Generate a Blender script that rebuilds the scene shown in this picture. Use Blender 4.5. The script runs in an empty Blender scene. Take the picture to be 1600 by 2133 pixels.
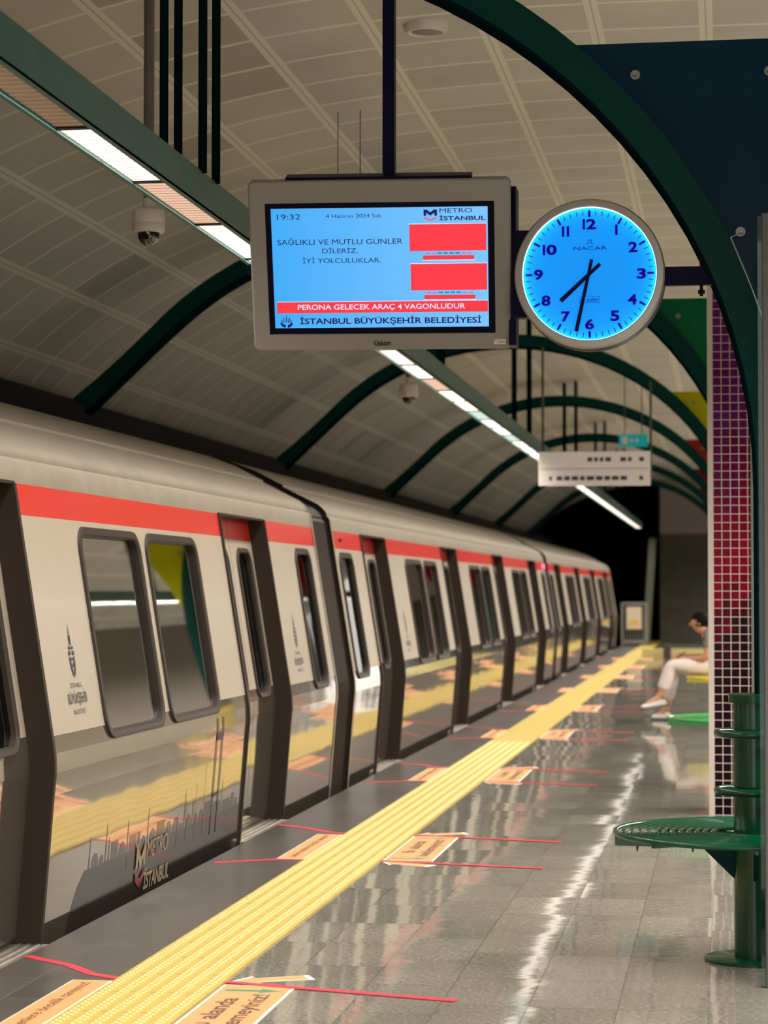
import bpy, bmesh, math, random
from mathutils import Vector, Matrix
random.seed(7)
PI = math.pi
SC = bpy.context.scene
COL = SC.collection

# ------------------------------------------------------------------ camera, world, exposure
cam = bpy.data.cameras.new('camera')
camo = bpy.data.objects.new('camera', cam)
COL.objects.link(camo)
camo.location = (0, 0, 1.4)
camo.rotation_euler = (math.radians(90 + 1.974), 0, math.radians(8.566))
cam.sensor_fit = 'VERTICAL'
cam.sensor_height = 36
cam.sensor_width = 36 * 1600 / 2133
cam.lens = 36 * 4744 / 2133
cam.clip_start = 0.1
cam.clip_end = 300
cam.dof.use_dof = True
cam.dof.focus_distance = 9.6
cam.dof.aperture_fstop = 3.6
SC.camera = camo

vs = SC.view_settings
vs.view_transform = 'Standard'
vs.look = 'None'
vs.exposure = 0.0
vs.gamma = 1.0
vs.use_curve_mapping = False
SC.cycles.use_denoising = True
SC.cycles.max_bounces = 8
SC.cycles.transparent_max_bounces = 12
SC.cycles.sample_clamp_indirect = 6.0
SC.cycles.caustics_reflective = False
SC.cycles.caustics_refractive = False

AMBIENT = 1.9      # station light arriving from the open end and the other track
LAMP = 2.3          # radiance of a lit diffuser panel
LAMP_W = 80.0      # watts of each 5 m run of tubes, near beam
FAR_W = 560.0       # the same on the far side
world = bpy.data.worlds.new('station_ambient')
SC.world = world
world.use_nodes = True
world.node_tree.nodes['Background'].inputs[0].default_value = (1.0, 0.94, 0.87, 1)
world.node_tree.nodes['Background'].inputs[1].default_value = AMBIENT

# ------------------------------------------------------------------ materials
def s2l(c):
    return tuple((x / 255 / 12.92) if x / 255 <= 0.04045 else ((x / 255 + 0.055) / 1.055) ** 2.4 for x in c)

def pbr(name, col, rough=0.4, metal=0.0, coat=0.0, noise=0.0, nscale=30, bump=0.0, bscale=8, spec=0.5):
    m = bpy.data.materials.new(name)
    m.use_nodes = True
    nt = m.node_tree
    b = nt.nodes['Principled BSDF']
    b.inputs['Base Color'].default_value = (*col, 1)
    b.inputs['Roughness'].default_value = rough
    b.inputs['Metallic'].default_value = metal
    b.inputs['Coat Weight'].default_value = coat
    b.inputs['Coat Roughness'].default_value = 0.05
    b.inputs['Specular IOR Level'].default_value = spec
    tc = None
    if noise or bump:
        tc = nt.nodes.new('ShaderNodeTexCoord')
    if noise:
        n = nt.nodes.new('ShaderNodeTexNoise')
        n.inputs['Scale'].default_value = nscale
        n.inputs['Detail'].default_value = 5
        nt.links.new(tc.outputs['Object'], n.inputs['Vector'])
        r = nt.nodes.new('ShaderNodeMapRange')
        r.inputs['From Min'].default_value = 0.3
        r.inputs['From Max'].default_value = 0.7
        r.inputs['To Min'].default_value = 1 - noise
        r.inputs['To Max'].default_value = 1 + noise
        nt.links.new(n.outputs['Fac'], r.inputs['Value'])
        mx = nt.nodes.new('ShaderNodeVectorMath')
        mx.operation = 'SCALE'
        mx.inputs[0].default_value = col
        nt.links.new(r.outputs['Result'], mx.inputs['Scale'])
        nt.links.new(mx.outputs['Vector'], b.inputs['Base Color'])
    if bump:
        n2 = nt.nodes.new('ShaderNodeTexNoise')
        n2.inputs['Scale'].default_value = bscale
        n2.inputs['Detail'].default_value = 1
        nt.links.new(tc.outputs['Object'], n2.inputs['Vector'])
        bp = nt.nodes.new('ShaderNodeBump')
        bp.inputs['Strength'].default_value = 1
        bp.inputs['Distance'].default_value = bump
        nt.links.new(n2.outputs['Fac'], bp.inputs['Height'])
        nt.links.new(bp.outputs['Normal'], b.inputs['Normal'])
    return m

def emit(name, col, strength=1.0):
    m = bpy.data.materials.new(name)
    m.use_nodes = True
    b = m.node_tree.nodes['Principled BSDF']
    b.inputs['Base Color'].default_value = (0.02, 0.02, 0.02, 1)
    b.inputs['Roughness'].default_value = 0.3
    b.inputs['Specular IOR Level'].default_value = 0.04
    b.inputs['Emission Color'].default_value = (*col, 1)
    b.inputs['Emission Strength'].default_value = strength
    return m

def glass(name, tint, gloss=0.02):
    m = bpy.data.materials.new(name)
    m.use_nodes = True
    nt = m.node_tree
    nt.nodes.remove(nt.nodes['Principled BSDF'])
    out = nt.nodes['Material Output']
    t = nt.nodes.new('ShaderNodeBsdfTransparent')
    t.inputs[0].default_value = (*tint, 1)
    g = nt.nodes.new('ShaderNodeBsdfGlossy')
    g.inputs['Roughness'].default_value = gloss
    f = nt.nodes.new('ShaderNodeFresnel')
    f.inputs['IOR'].default_value = 1.45
    mx = nt.nodes.new('ShaderNodeMixShader')
    nt.links.new(f.outputs[0], mx.inputs[0])
    nt.links.new(t.outputs[0], mx.inputs[1])
    nt.links.new(g.outputs[0], mx.inputs[2])
    nt.links.new(mx.outputs[0], out.inputs['Surface'])
    return m

def acrylic(name, col, trans):
    """coloured acrylic sheet: glossy surface, part of the light passes through tinted"""
    m = bpy.data.materials.new(name)
    m.use_nodes = True
    nt = m.node_tree
    b = nt.nodes['Principled BSDF']
    b.inputs['Base Color'].default_value = (*col, 1)
    b.inputs['Roughness'].default_value = 0.12
    b.inputs['Specular IOR Level'].default_value = 0.12
    out = nt.nodes['Material Output']
    t = nt.nodes.new('ShaderNodeBsdfTranslucent')
    t.inputs[0].default_value = (*[min(1, c * 1.6) for c in col], 1)
    mx = nt.nodes.new('ShaderNodeMixShader')
    mx.inputs[0].default_value = trans
    nt.links.new(b.outputs[0], mx.inputs[1])
    nt.links.new(t.outputs[0], mx.inputs[2])
    nt.links.new(mx.outputs[0], out.inputs['Surface'])
    return m

def math_node(nt, op, a, b=None):
    n = nt.nodes.new('ShaderNodeMath')
    n.operation = op
    for i, v in enumerate((a, b)):
        if v is None:
            continue
        if isinstance(v, (int, float)):
            n.inputs[i].default_value = v
        else:
            nt.links.new(v, n.inputs[i])
    return n.outputs[0]

def floor_material(name, base, var, rough, tw, tl, tilt, joint, speck, spec):
    m = bpy.data.materials.new(name)
    m.use_nodes = True
    nt = m.node_tree
    L = nt.links.new
    b = nt.nodes['Principled BSDF']
    b.inputs['Roughness'].default_value = rough
    b.inputs['Specular IOR Level'].default_value = spec
    tc = nt.nodes.new('ShaderNodeTexCoord')
    sp = nt.nodes.new('ShaderNodeSeparateXYZ')
    L(tc.outputs['Object'], sp.inputs[0])
    u = math_node(nt, 'DIVIDE', math_node(nt, 'ADD', sp.outputs[0], 0.07), tw)
    cx = math_node(nt, 'FLOOR', u)
    wn = nt.nodes.new('ShaderNodeTexWhiteNoise')
    wn.noise_dimensions = '1D'
    L(cx, wn.inputs['W'])
    v = math_node(nt, 'ADD', math_node(nt, 'DIVIDE', sp.outputs[1], tl), math_node(nt, 'MULTIPLY', math_node(nt, 'ROUND', math_node(nt, 'MULTIPLY', wn.outputs['Value'], 3)), 0.333))
    cy = math_node(nt, 'FLOOR', v)
    cb = nt.nodes.new('ShaderNodeCombineXYZ')
    L(cx, cb.inputs[0]); L(cy, cb.inputs[1])
    w2 = nt.nodes.new('ShaderNodeTexWhiteNoise')
    w2.noise_dimensions = '3D'
    L(cb.outputs[0], w2.inputs['Vector'])
    # joints
    fu = math_node(nt, 'FRACT', u); fv = math_node(nt, 'FRACT', v)
    du = math_node(nt, 'MULTIPLY', math_node(nt, 'MINIMUM', fu, math_node(nt, 'SUBTRACT', 1, fu)), tw)
    dv = math_node(nt, 'MULTIPLY', math_node(nt, 'MINIMUM', fv, math_node(nt, 'SUBTRACT', 1, fv)), tl)
    jd = math_node(nt, 'MINIMUM', du, math_node(nt, 'MULTIPLY', dv, 0.6))
    jf = math_node(nt, 'LESS_THAN', jd, 0.0016)
    # colour: granite grain, per-slab tint
    n1 = nt.nodes.new('ShaderNodeTexNoise')
    n1.inputs['Scale'].default_value = 90
    n1.inputs['Detail'].default_value = 6
    n1.inputs['Roughness'].default_value = 0.75
    mp = nt.nodes.new('ShaderNodeMapping')
    mp.inputs['Scale'].default_value = (0.55, 1.0, 1.0)
    L(tc.outputs['Object'], mp.inputs[0]); L(mp.outputs[0], n1.inputs['Vector'])
    rp = nt.nodes.new('ShaderNodeValToRGB')
    e = rp.color_ramp.elements
    e[0].position = 0.33; e[0].color = (*[c * (1 - var) for c in base], 1)
    e[1].position = 0.60; e[1].color = (*base, 1)
    x = e.new(0.72); x.color = (*[min(1, c * speck) for c in base], 1)
    L(n1.outputs['Fac'], rp.inputs[0])
    n3 = nt.nodes.new('ShaderNodeTexNoise')
    n3.inputs['Scale'].default_value = 2.2
    n3.inputs['Detail'].default_value = 4
    L(tc.outputs['Object'], n3.inputs['Vector'])
    tint = math_node(nt, 'MULTIPLY', math_node(nt, 'ADD', math_node(nt, 'MULTIPLY', w2.outputs['Value'], 0.25), 0.86), math_node(nt, 'ADD', math_node(nt, 'MULTIPLY', n3.outputs['Fac'], 0.5), 0.75))
    sc = nt.nodes.new('ShaderNodeVectorMath'); sc.operation = 'SCALE'
    L(rp.outputs[0], sc.inputs[0]); L(tint, sc.inputs['Scale'])
    mx = nt.nodes.new('ShaderNodeMix'); mx.data_type = 'RGBA'
    L(math_node(nt, 'MULTIPLY', jf, 0.8), mx.inputs['Factor'])
    L(sc.outputs[0], mx.inputs['A'])
    mx.inputs['B'].default_value = (*joint, 1)
    L(mx.outputs['Result'], b.inputs['Base Color'])
    # slabs are not laid perfectly level
    s1 = nt.nodes.new('ShaderNodeVectorMath'); s1.operation = 'SUBTRACT'
    L(w2.outputs['Color'], s1.inputs[0]); s1.inputs[1].default_value = (0.5, 0.5, 0.5)
    s2 = nt.nodes.new('ShaderNodeVectorMath'); s2.operation = 'MULTIPLY'
    L(s1.outputs[0], s2.inputs[0]); s2.inputs[1].default_value = (tilt[0], tilt[1], 0)
    gm = nt.nodes.new('ShaderNodeNewGeometry')
    s3 = nt.nodes.new('ShaderNodeVectorMath'); s3.operation = 'ADD'
    L(gm.outputs['Normal'], s3.inputs[0]); L(s2.outputs[0], s3.inputs[1])
    s4 = nt.nodes.new('ShaderNodeVectorMath'); s4.operation = 'NORMALIZE'
    L(s3.outputs[0], s4.inputs[0])
    n4 = nt.nodes.new('ShaderNodeTexNoise')
    n4.inputs['Scale'].default_value = 5
    n4.inputs['Detail'].default_value = 2
    L(tc.outputs['Object'], n4.inputs['Vector'])
    bp = nt.nodes.new('ShaderNodeBump')
    bp.inputs['Strength'].default_value = 1
    bp.inputs['Distance'].default_value = 0.0006
    L(n4.outputs['Fac'], bp.inputs['Height']); L(s4.outputs[0], bp.inputs['Normal'])
    L(bp.outputs[0], b.inputs['Normal'])
    L(math_node(nt, 'ADD', math_node(nt, 'MULTIPLY', n1.outputs['Fac'], 0.05), rough - 0.02), b.inputs['Roughness'])
    return m

def ceiling_material():
    m = bpy.data.materials.new('ceiling_panels')
    m.use_nodes = True
    nt = m.node_tree
    L = nt.links.new
    b = nt.nodes['Principled BSDF']
    b.inputs['Roughness'].default_value = 0.55
    uv = nt.nodes.new('ShaderNodeUVMap'); uv.uv_map = 'panels'
    sp = nt.nodes.new('ShaderNodeSeparateXYZ')
    L(uv.outputs[0], sp.inputs[0])
    u, v = sp.outputs[0], sp.outputs[1]
    fu = math_node(nt, 'FRACT', u); fv = math_node(nt, 'FRACT', v)
    du = math_node(nt, 'MINIMUM', fu, math_node(nt, 'SUBTRACT', 1, fu))
    dv = math_node(nt, 'MINIMUM', fv, math_node(nt, 'SUBTRACT', 1, fv))
    rib = math_node(nt, 'MAXIMUM', math_node(nt, 'LESS_THAN', du, 0.062), math_node(nt, 'LESS_THAN', dv, 0.035))
    slit = math_node(nt, 'LESS_THAN', du, 0.008)
    cb = nt.nodes.new('ShaderNodeCombineXYZ')
    L(math_node(nt, 'FLOOR', u), cb.inputs[0]); L(math_node(nt, 'FLOOR', v), cb.inputs[1])
    wn = nt.nodes.new('ShaderNodeTexWhiteNoise')
    L(cb.outputs[0], wn.inputs['Vector'])
    rp = nt.nodes.new('ShaderNodeValToRGB')
    rp.color_ramp.interpolation = 'CONSTANT'
    e = rp.color_ramp.elements
    e[0].position = 0; e[0].color = (0.36, 0.345, 0.315, 1)
    e[1].position = 0.03; e[1].color = (0.47, 0.455, 0.42, 1)
    x = e.new(0.5); x.color = (0.50, 0.485, 0.45, 1)
    x = e.new(0.8); x.color = (0.45, 0.435, 0.40, 1)
    L(wn.outputs['Value'], rp.inputs[0])
    tc = nt.nodes.new('ShaderNodeTexCoord')
    ns = nt.nodes.new('ShaderNodeTexNoise')
    ns.inputs['Scale'].default_value = 1.1
    ns.inputs['Detail'].default_value = 5
    L(tc.outputs['Object'], ns.inputs['Vector'])
    sc = nt.nodes.new('ShaderNodeVectorMath'); sc.operation = 'SCALE'
    L(rp.outputs[0], sc.inputs[0]); L(math_node(nt, 'ADD', math_node(nt, 'MULTIPLY', ns.outputs['Fac'], 0.4), 0.8), sc.inputs['Scale'])
    mx = nt.nodes.new('ShaderNodeMix'); mx.data_type = 'RGBA'
    L(rib, mx.inputs['Factor']); L(sc.outputs[0], mx.inputs['A']); mx.inputs['B'].default_value = (0.68, 0.65, 0.59, 1)
    m2 = nt.nodes.new('ShaderNodeMix'); m2.data_type = 'RGBA'
    L(math_node(nt, 'MULTIPLY', slit, 0.5), m2.inputs['Factor']); L(mx.outputs['Result'], m2.inputs['A']); m2.inputs['B'].default_value = (0.2, 0.18, 0.15, 1)
    L(m2.outputs['Result'], b.inputs['Base Color'])
    bp = nt.nodes.new('ShaderNodeBump')
    bp.inputs['Distance'].default_value = 0.006
    L(rib, bp.inputs['Height']); L(bp.outputs[0], b.inputs['Normal'])
    return m

def mosaic_material():
    m = bpy.data.materials.new('mosaic_tiles')
    m.use_nodes = True
    nt = m.node_tree
    L = nt.links.new
    b = nt.nodes['Principled BSDF']
    b.inputs['Specular IOR Level'].default_value = 0.05
    tc = nt.nodes.new('ShaderNodeTexCoord')
    sp = nt.nodes.new('ShaderNodeSeparateXYZ')
    L(tc.outputs['Object'], sp.inputs[0])
    P = 0.0537
    # horizontal position runs along x on the front and y on the sides
    u = math_node(nt, 'DIVIDE', math_node(nt, 'ADD', math_node(nt, 'ADD', sp.outputs[0], sp.outputs[1]), 0.0), P)
    v = math_node(nt, 'DIVIDE', sp.outputs[2], P)
    fu = math_node(nt, 'FRACT', u); fv = math_node(nt, 'FRACT', v)
    du = math_node(nt, 'MINIMUM', fu, math_node(nt, 'SUBTRACT', 1, fu))
    dv = math_node(nt, 'MINIMUM', fv, math_node(nt, 'SUBTRACT', 1, fv))
    grout = math_node(nt, 'LESS_THAN', math_node(nt, 'MINIMUM', du, dv), 0.042)
    cu = math_node(nt, 'FLOOR', u); cv = math_node(nt, 'FLOOR', v)
    cb = nt.nodes.new('ShaderNodeCombineXYZ')
    L(cu, cb.inputs[0]); L(cv, cb.inputs[1])
    wn = nt.nodes.new('ShaderNodeTexWhiteNoise')
    L(cb.outputs[0], wn.inputs['Vector'])
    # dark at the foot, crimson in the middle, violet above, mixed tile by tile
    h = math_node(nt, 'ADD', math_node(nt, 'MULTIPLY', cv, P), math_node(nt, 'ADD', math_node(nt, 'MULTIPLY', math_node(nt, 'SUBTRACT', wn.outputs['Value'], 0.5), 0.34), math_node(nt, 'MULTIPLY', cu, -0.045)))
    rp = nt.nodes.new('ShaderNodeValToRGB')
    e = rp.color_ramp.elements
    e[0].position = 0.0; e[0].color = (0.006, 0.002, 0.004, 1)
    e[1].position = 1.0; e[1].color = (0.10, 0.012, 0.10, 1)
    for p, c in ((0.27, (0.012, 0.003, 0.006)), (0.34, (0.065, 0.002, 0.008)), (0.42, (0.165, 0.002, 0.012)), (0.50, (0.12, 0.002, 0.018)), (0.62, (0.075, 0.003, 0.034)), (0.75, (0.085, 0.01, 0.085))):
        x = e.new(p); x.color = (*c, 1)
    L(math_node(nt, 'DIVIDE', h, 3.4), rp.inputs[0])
    mx = nt.nodes.new('ShaderNodeMix'); mx.data_type = 'RGBA'
    L(grout, mx.inputs['Factor']); L(rp.outputs[0], mx.inputs['A']); mx.inputs['B'].default_value = (0.52, 0.46, 0.42, 1)
    L(mx.outputs['Result'], b.inputs['Base Color'])
    L(math_node(nt, 'ADD', math_node(nt, 'MULTIPLY', grout, 0.6), 0.12), b.inputs['Roughness'])
    bp = nt.nodes.new('ShaderNodeBump')
    bp.inputs['Distance'].default_value = 0.002
    L(math_node(nt, 'SUBTRACT', 1, grout), bp.inputs['Height']); L(bp.outputs[0], b.inputs['Normal'])
    return m

def display_material():
    m = bpy.data.materials.new('blue_display')
    m.use_nodes = True
    nt = m.node_tree
    b = nt.nodes['Principled BSDF']
    b.inputs['Base Color'].default_value = (0.01, 0.01, 0.02, 1)
    b.inputs['Roughness'].default_value = 0.25
    b.inputs['Specular IOR Level'].default_value = 0.04
    tc = nt.nodes.new('ShaderNodeTexCoord')
    sp = nt.nodes.new('ShaderNodeSeparateXYZ')
    nt.links.new(tc.outputs['Object'], sp.inputs[0])
    rp = nt.nodes.new('ShaderNodeValToRGB')
    e = rp.color_ramp.elements
    e[0].position = 0.0; e[0].color = (*s2l((62, 172, 250)), 1)
    e[1].position = 1.0; e[1].color = (*s2l((128, 200, 255)), 1)
    nt.links.new(math_node(nt, 'ADD', math_node(nt, 'MULTIPLY', sp.outputs[0], 1.1), 0.5), rp.inputs[0])
    nt.links.new(rp.outputs[0], b.inputs['Emission Color'])
    b.inputs['Emission Strength'].default_value = 1.0
    return m

M = {}
M['green'] = pbr('green_steel', (0.0008, 0.036, 0.030), 0.30, noise=0.06, spec=0.06)
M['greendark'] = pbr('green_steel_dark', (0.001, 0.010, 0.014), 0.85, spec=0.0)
M['beamgreen'] = pbr('lamp_beam_green', (0.022, 0.105, 0.10), 0.4, noise=0.12, nscale=8)
M['navy'] = pbr('navy_steel', (0.003, 0.003, 0.022), 0.4, spec=0.06)
M['black'] = pbr('black_rubber', (0.006, 0.006, 0.007), 0.6, spec=0.1)
M['benchgreen'] = pbr('bench_green', (0.001, 0.056, 0.024), 0.16, spec=0.5)
M['benchlime'] = pbr('bench_bright_green', (0.02, 0.28, 0.06), 0.25, coat=0.3)
M['benchyellow'] = pbr('bench_yellow', (0.62, 0.50, 0.02), 0.3, coat=0.3)
M['cream'] = pbr('car_cream_paint', (0.45, 0.39, 0.31), 0.30, metal=0.2, coat=0.08, bump=0.0008, bscale=2.5)
M['lower'] = pbr('car_lower_silver', (0.54, 0.48, 0.40), 0.055, metal=0.92, bump=0.0018, bscale=2.0)
M['roof'] = pbr('car_roof_grey', (0.30, 0.26, 0.21), 0.35, metal=0.3, noise=0.10, nscale=6)
M['stripe'] = pbr('red_stripe_paint', (0.56, 0.022, 0.018), 0.25, coat=0.2)
M['brown'] = pbr('door_frame_brown', (0.030, 0.022, 0.017), 0.5, spec=0.15)
M['rubber'] = pbr('window_rubber', (0.040, 0.032, 0.027), 0.45, spec=0.12)
M['skirt'] = pbr('dark_graphic_film', (0.05, 0.043, 0.037), 0.14, metal=0.5)
M['skyline'] = pbr('skyline_film', (0.12, 0.105, 0.09), 0.10, metal=0.8)
M['towerblue'] = pbr('blue_film', (0.01, 0.014, 0.05), 0.3)
M['beige'] = pbr('beige_lettering', (0.24, 0.185, 0.12), 0.4)
M['darkred'] = pbr('dull_red_lettering', (0.14, 0.02, 0.02), 0.4)
M['ink'] = pbr('dark_blue_ink', (0.014, 0.014, 0.028), 0.4)
M['alu'] = pbr('brushed_aluminium', (0.62, 0.58, 0.52), 0.3, metal=0.9, noise=0.2, nscale=20)
M['glass'] = glass('train_glass', (0.20, 0.215, 0.20))
M['seat'] = pbr('pale_green_seat', (0.42, 0.50, 0.46), 0.4)
M['inner'] = pbr('car_interior_grey', (0.13, 0.125, 0.115), 0.5)
M['dark'] = pbr('dark_concrete', (0.016, 0.015, 0.014), 0.8)
M['void'] = pbr('near_black', (0.003, 0.003, 0.006), 0.95)  # near-black matt for the tunnel walls and the left beam
M['wallbrown'] = pbr('end_wall_stone', (0.10, 0.095, 0.075), 0.6, noise=0.15, nscale=3)
M['wallmauve'] = pbr('end_wall_plaster', (0.42, 0.36, 0.37), 0.8)
M['floor'] = floor_material('polished_granite', (0.25, 0.24, 0.20), 0.58, 0.045, 0.30, 0.55, (0.034, 0.007), (0.06, 0.055, 0.045), 3.0, 0.28)
M['edgefloor'] = floor_material('platform_edge_stone', (0.074, 0.067, 0.060), 0.30, 0.32, 0.60, 0.60, (0.01, 0.003), (0.16, 0.15, 0.14), 1.5, 0.3)
M['ceiling'] = ceiling_material()
M['mosaic'] = mosaic_material()
M['trimsteel'] = pbr('steel_trim', (0.48, 0.42, 0.38), 0.4, metal=0.3)
M['trimshaded'] = pbr('steel_trim_shaded', (0.13, 0.13, 0.105), 0.5, metal=0.2)  # same trim on the column's right corner, with its shade put into the colour
M['yellow'] = pbr('tactile_yellow', (0.42, 0.31, 0.058), 0.5, noise=0.07, nscale=25)
M['dots'] = pbr('tactile_yellow_worn', (0.62, 0.53, 0.22), 0.5)
M['tape'] = pbr('red_tape', (0.62, 0.022, 0.05), 0.45, noise=0.08, nscale=12)
M['orange'] = pbr('orange_sticker', (0.62, 0.29, 0.105), 0.5, noise=0.06, nscale=14)
M['white'] = pbr('white_print', (0.80, 0.76, 0.68), 0.5)
M['brownink'] = pbr('brown_print', (0.07, 0.035, 0.02), 0.5)
M['greenink'] = pbr('green_print', (0.05, 0.20, 0.12), 0.5)
M['tvgrey'] = pbr('screen_frame_grey', (0.23, 0.215, 0.20), 0.5, noise=0.07, nscale=220)
M['tvblack'] = pbr('screen_border_black', (0.004, 0.004, 0.016), 0.3, spec=0.06)
M['display'] = display_material()
M['tvtext'] = emit('display_text', s2l((18, 48, 110)), 0.55)
M['tvtext2'] = emit('display_text_navy', s2l((22, 24, 110)), 0.7)
M['tvred'] = emit('display_red', s2l((255, 58, 72)), 1.0)
M['tvwhite'] = emit('display_white', s2l((225, 230, 255)), 1.0)
M['tvteal'] = emit('display_teal', s2l((20, 150, 185)), 1.0)
M['tvpink'] = emit('display_pink', s2l((245, 80, 120)), 1.0)
M['dial'] = emit('clock_dial_blue', s2l((6, 132, 255)), 0.66)
M['dial'].node_tree.nodes['Principled BSDF'].inputs['Base Color'].default_value = (0.015, 0.36, 0.8, 1)
M['led'] = emit('clock_led_ring', (0.40, 0.78, 1.0), 6.0)
M['clocknum'] = pbr('clock_numerals', (0.004, 0.002, 0.10), 0.5, spec=0.03)
M['clocknum'].node_tree.nodes['Principled BSDF'].inputs['Emission Color'].default_value = (0.01, 0.0, 0.30, 1)
M['clocknum'].node_tree.nodes['Principled BSDF'].inputs['Emission Strength'].default_value = 0.6
M['hand'] = pbr('clock_hands', (0.008, 0.008, 0.07), 0.5, spec=0.05)
M['rim'] = pbr('clock_rim_silver', (0.36, 0.34, 0.32), 0.38, metal=0.4)
M['lamp'] = emit('lamp_white', (1.0, 0.90, 0.78), LAMP)
M['lampfar'] = emit('lamp_far_side', (1.0, 0.88, 0.74), 5.0)
M['wallcream'] = pbr('far_wall_cream', (0.15, 0.13, 0.10), 0.6)
M['lamp2'] = emit('lamp_warm', (1.0, 0.82, 0.66), LAMP)
M['lamppink'] = emit('lamp_pinkish', (1.0, 0.62, 0.44), 0.85)
M['lampgreen'] = emit('lamp_greenish', (0.66, 0.90, 0.78), 0.95)
M['lampoff'] = pbr('lamp_unlit_diffuser', (0.42, 0.29, 0.22), 0.35, noise=0.12, nscale=6)
M['louver'] = pbr('lamp_louver', (0.75, 0.66, 0.56), 0.4)
M['cctv'] = pbr('camera_white', (0.66, 0.60, 0.57), 0.4)
M['pipe'] = pbr('grey_pipe', (0.13, 0.115, 0.105), 0.45)
M['smoked'] = pbr('smoked_dome', (0.03, 0.025, 0.022), 0.05, coat=1)
M['p_teal'] = acrylic('acrylic_teal', (0.003, 0.035, 0.07), 0.3)
M['p_green'] = acrylic('acrylic_green', (0.005, 0.17, 0.07), 0.4)
M['p_yellow'] = acrylic('acrylic_yellow', (0.45, 0.44, 0.01), 0.4)
M['p_red'] = acrylic('acrylic_red', (0.35, 0.03, 0.03), 0.4)
M['p_wine'] = acrylic('acrylic_wine', (0.22, 0.01, 0.03), 0.4)
M['p_lime'] = acrylic('acrylic_lime', (0.30, 0.55, 0.01), 0.4)
M['edgeglint'] = pbr('acrylic_edge_glint', (0.55, 0.75, 0.85), 0.15)  # pale colour standing in for a glint of light
M['bolt'] = pbr('steel_bolt', (0.20, 0.19, 0.17), 0.35, metal=0.6)
M['totem'] = pbr('totem_grey', (0.075, 0.069, 0.063), 0.45, metal=0.1, noise=0.1, nscale=120)
M['clear'] = glass('clear_edge_glass', (0.70, 0.80, 0.78))
M['signface'] = pbr('sign_face', (0.62, 0.56, 0.53), 0.45)
M['signface'].node_tree.nodes['Principled BSDF'].inputs['Emission Color'].default_value = (0.75, 0.66, 0.62, 1)
M['signface'].node_tree.nodes['Principled BSDF'].inputs['Emission Strength'].default_value = 0.22
M['signink'] = pbr('sign_ink', (0.06, 0.05, 0.06), 0.5)
M['exitgreen'] = emit('exit_sign_green', (0.0, 0.42, 0.40), 0.45)
M['skin'] = pbr('skin', (0.52, 0.25, 0.15), 0.5)
M['hair'] = pbr('black_hair', (0.008, 0.006, 0.006), 0.7, spec=0.05)
M['trousers'] = pbr('pale_trousers', (0.66, 0.58, 0.56), 0.8)
M['shirt'] = pbr('grey_shirt', (0.20, 0.22, 0.20), 0.8)
M['shoe'] = pbr('white_shoe', (0.72, 0.70, 0.67), 0.6)
M['sole'] = pbr('dark_sole', (0.05, 0.05, 0.05), 0.6)
M['bag'] = pbr('dark_mauve_cloth', (0.030, 0.020, 0.024), 0.7)
M['gate'] = pbr('gate_grey', (0.22, 0.21, 0.19), 0.5)
M['posteryellow'] = pbr('poster_yellow', (0.70, 0.45, 0.10), 0.5)
M['poster'] = pbr('poster_cream', (0.66, 0.55, 0.42), 0.5)
M['kerb'] = pbr('kerb_pale_yellow', (0.40, 0.36, 0.13), 0.6)
M['endpost'] = pbr('end_post_grey_green', (0.075, 0.085, 0.06), 0.6)
M['redlamp'] = emit('red_indicator', (1.0, 0.10, 0.22), 6.0)

# ------------------------------------------------------------------ builders
WL = {}            # world location of every Empty, so parts can be modelled in world coordinates
def link(o, parent=None):
    COL.objects.link(o)
    if parent is not None:
        o.parent = parent
    return o

def wloc(o):
    v = Vector((0, 0, 0))
    while o is not None:
        v = v + WL.get(o.name, Vector((0, 0, 0)))
        o = o.parent
    return v

def thing(name, label, cat, loc=(0, 0, 0), group=None):
    o = bpy.data.objects.new(name, None)
    o.empty_display_size = 0.1
    link(o)
    o.location = loc
    WL[o.name] = Vector(loc)
    o['label'] = label
    o['category'] = cat
    if group:
        o['group'] = group
    return o

def tag(o, label, cat, group=None, kind=None):
    o['label'] = label
    o['category'] = cat
    if group:
        o['group'] = group
    if kind:
        o['kind'] = kind
    return o

def obj(name, bm, mats, parent=None, smooth=False, label=None):
    """bm holds world coordinates; the mesh is moved into its parent's space"""
    if parent is not None:
        bmesh.ops.translate(bm, verts=bm.verts, vec=-wloc(parent))
    me = bpy.data.meshes.new(name)
    bm.to_mesh(me)
    bm.free()
    for m in (mats if isinstance(mats, (list, tuple)) else [mats]):
        me.materials.append(M[m])
    if smooth:
        for p in me.polygons:
            p.use_smooth = True
        try:
            me.set_sharp_from_angle(angle=math.radians(40))
        except Exception:
            pass
    o = bpy.data.objects.new(name, me)
    link(o, parent)
    if label:
        o['label'] = label
    return o

def struct(name, bm, mats, smooth=False):
    o = obj(name, bm, mats, None, smooth)
    o['kind'] = 'structure'
    return o

def B():
    return bmesh.new()

def box(bm, x0, x1, y0, y1, z0, z1, mi=0, bev=0.0):
    vs_ = [bm.verts.new((x, y, z)) for x in (x0, x1) for y in (y0, y1) for z in (z0, z1)]
    fs = []
    for q in ((0, 1, 3, 2), (4, 6, 7, 5), (0, 4, 5, 1), (2, 3, 7, 6), (0, 2, 6, 4), (1, 5, 7, 3)):
        f = bm.faces.new([vs_[i] for i in q])
        f.material_index = mi
        fs.append(f)
    if bev:
        es = list({e for f in fs for e in f.edges})
        r = bmesh.ops.bevel(bm, geom=es, offset=bev, segments=2, affect='EDGES', profile=0.5)
        for f in r['faces']:
            f.material_index = mi
    return bm

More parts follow.
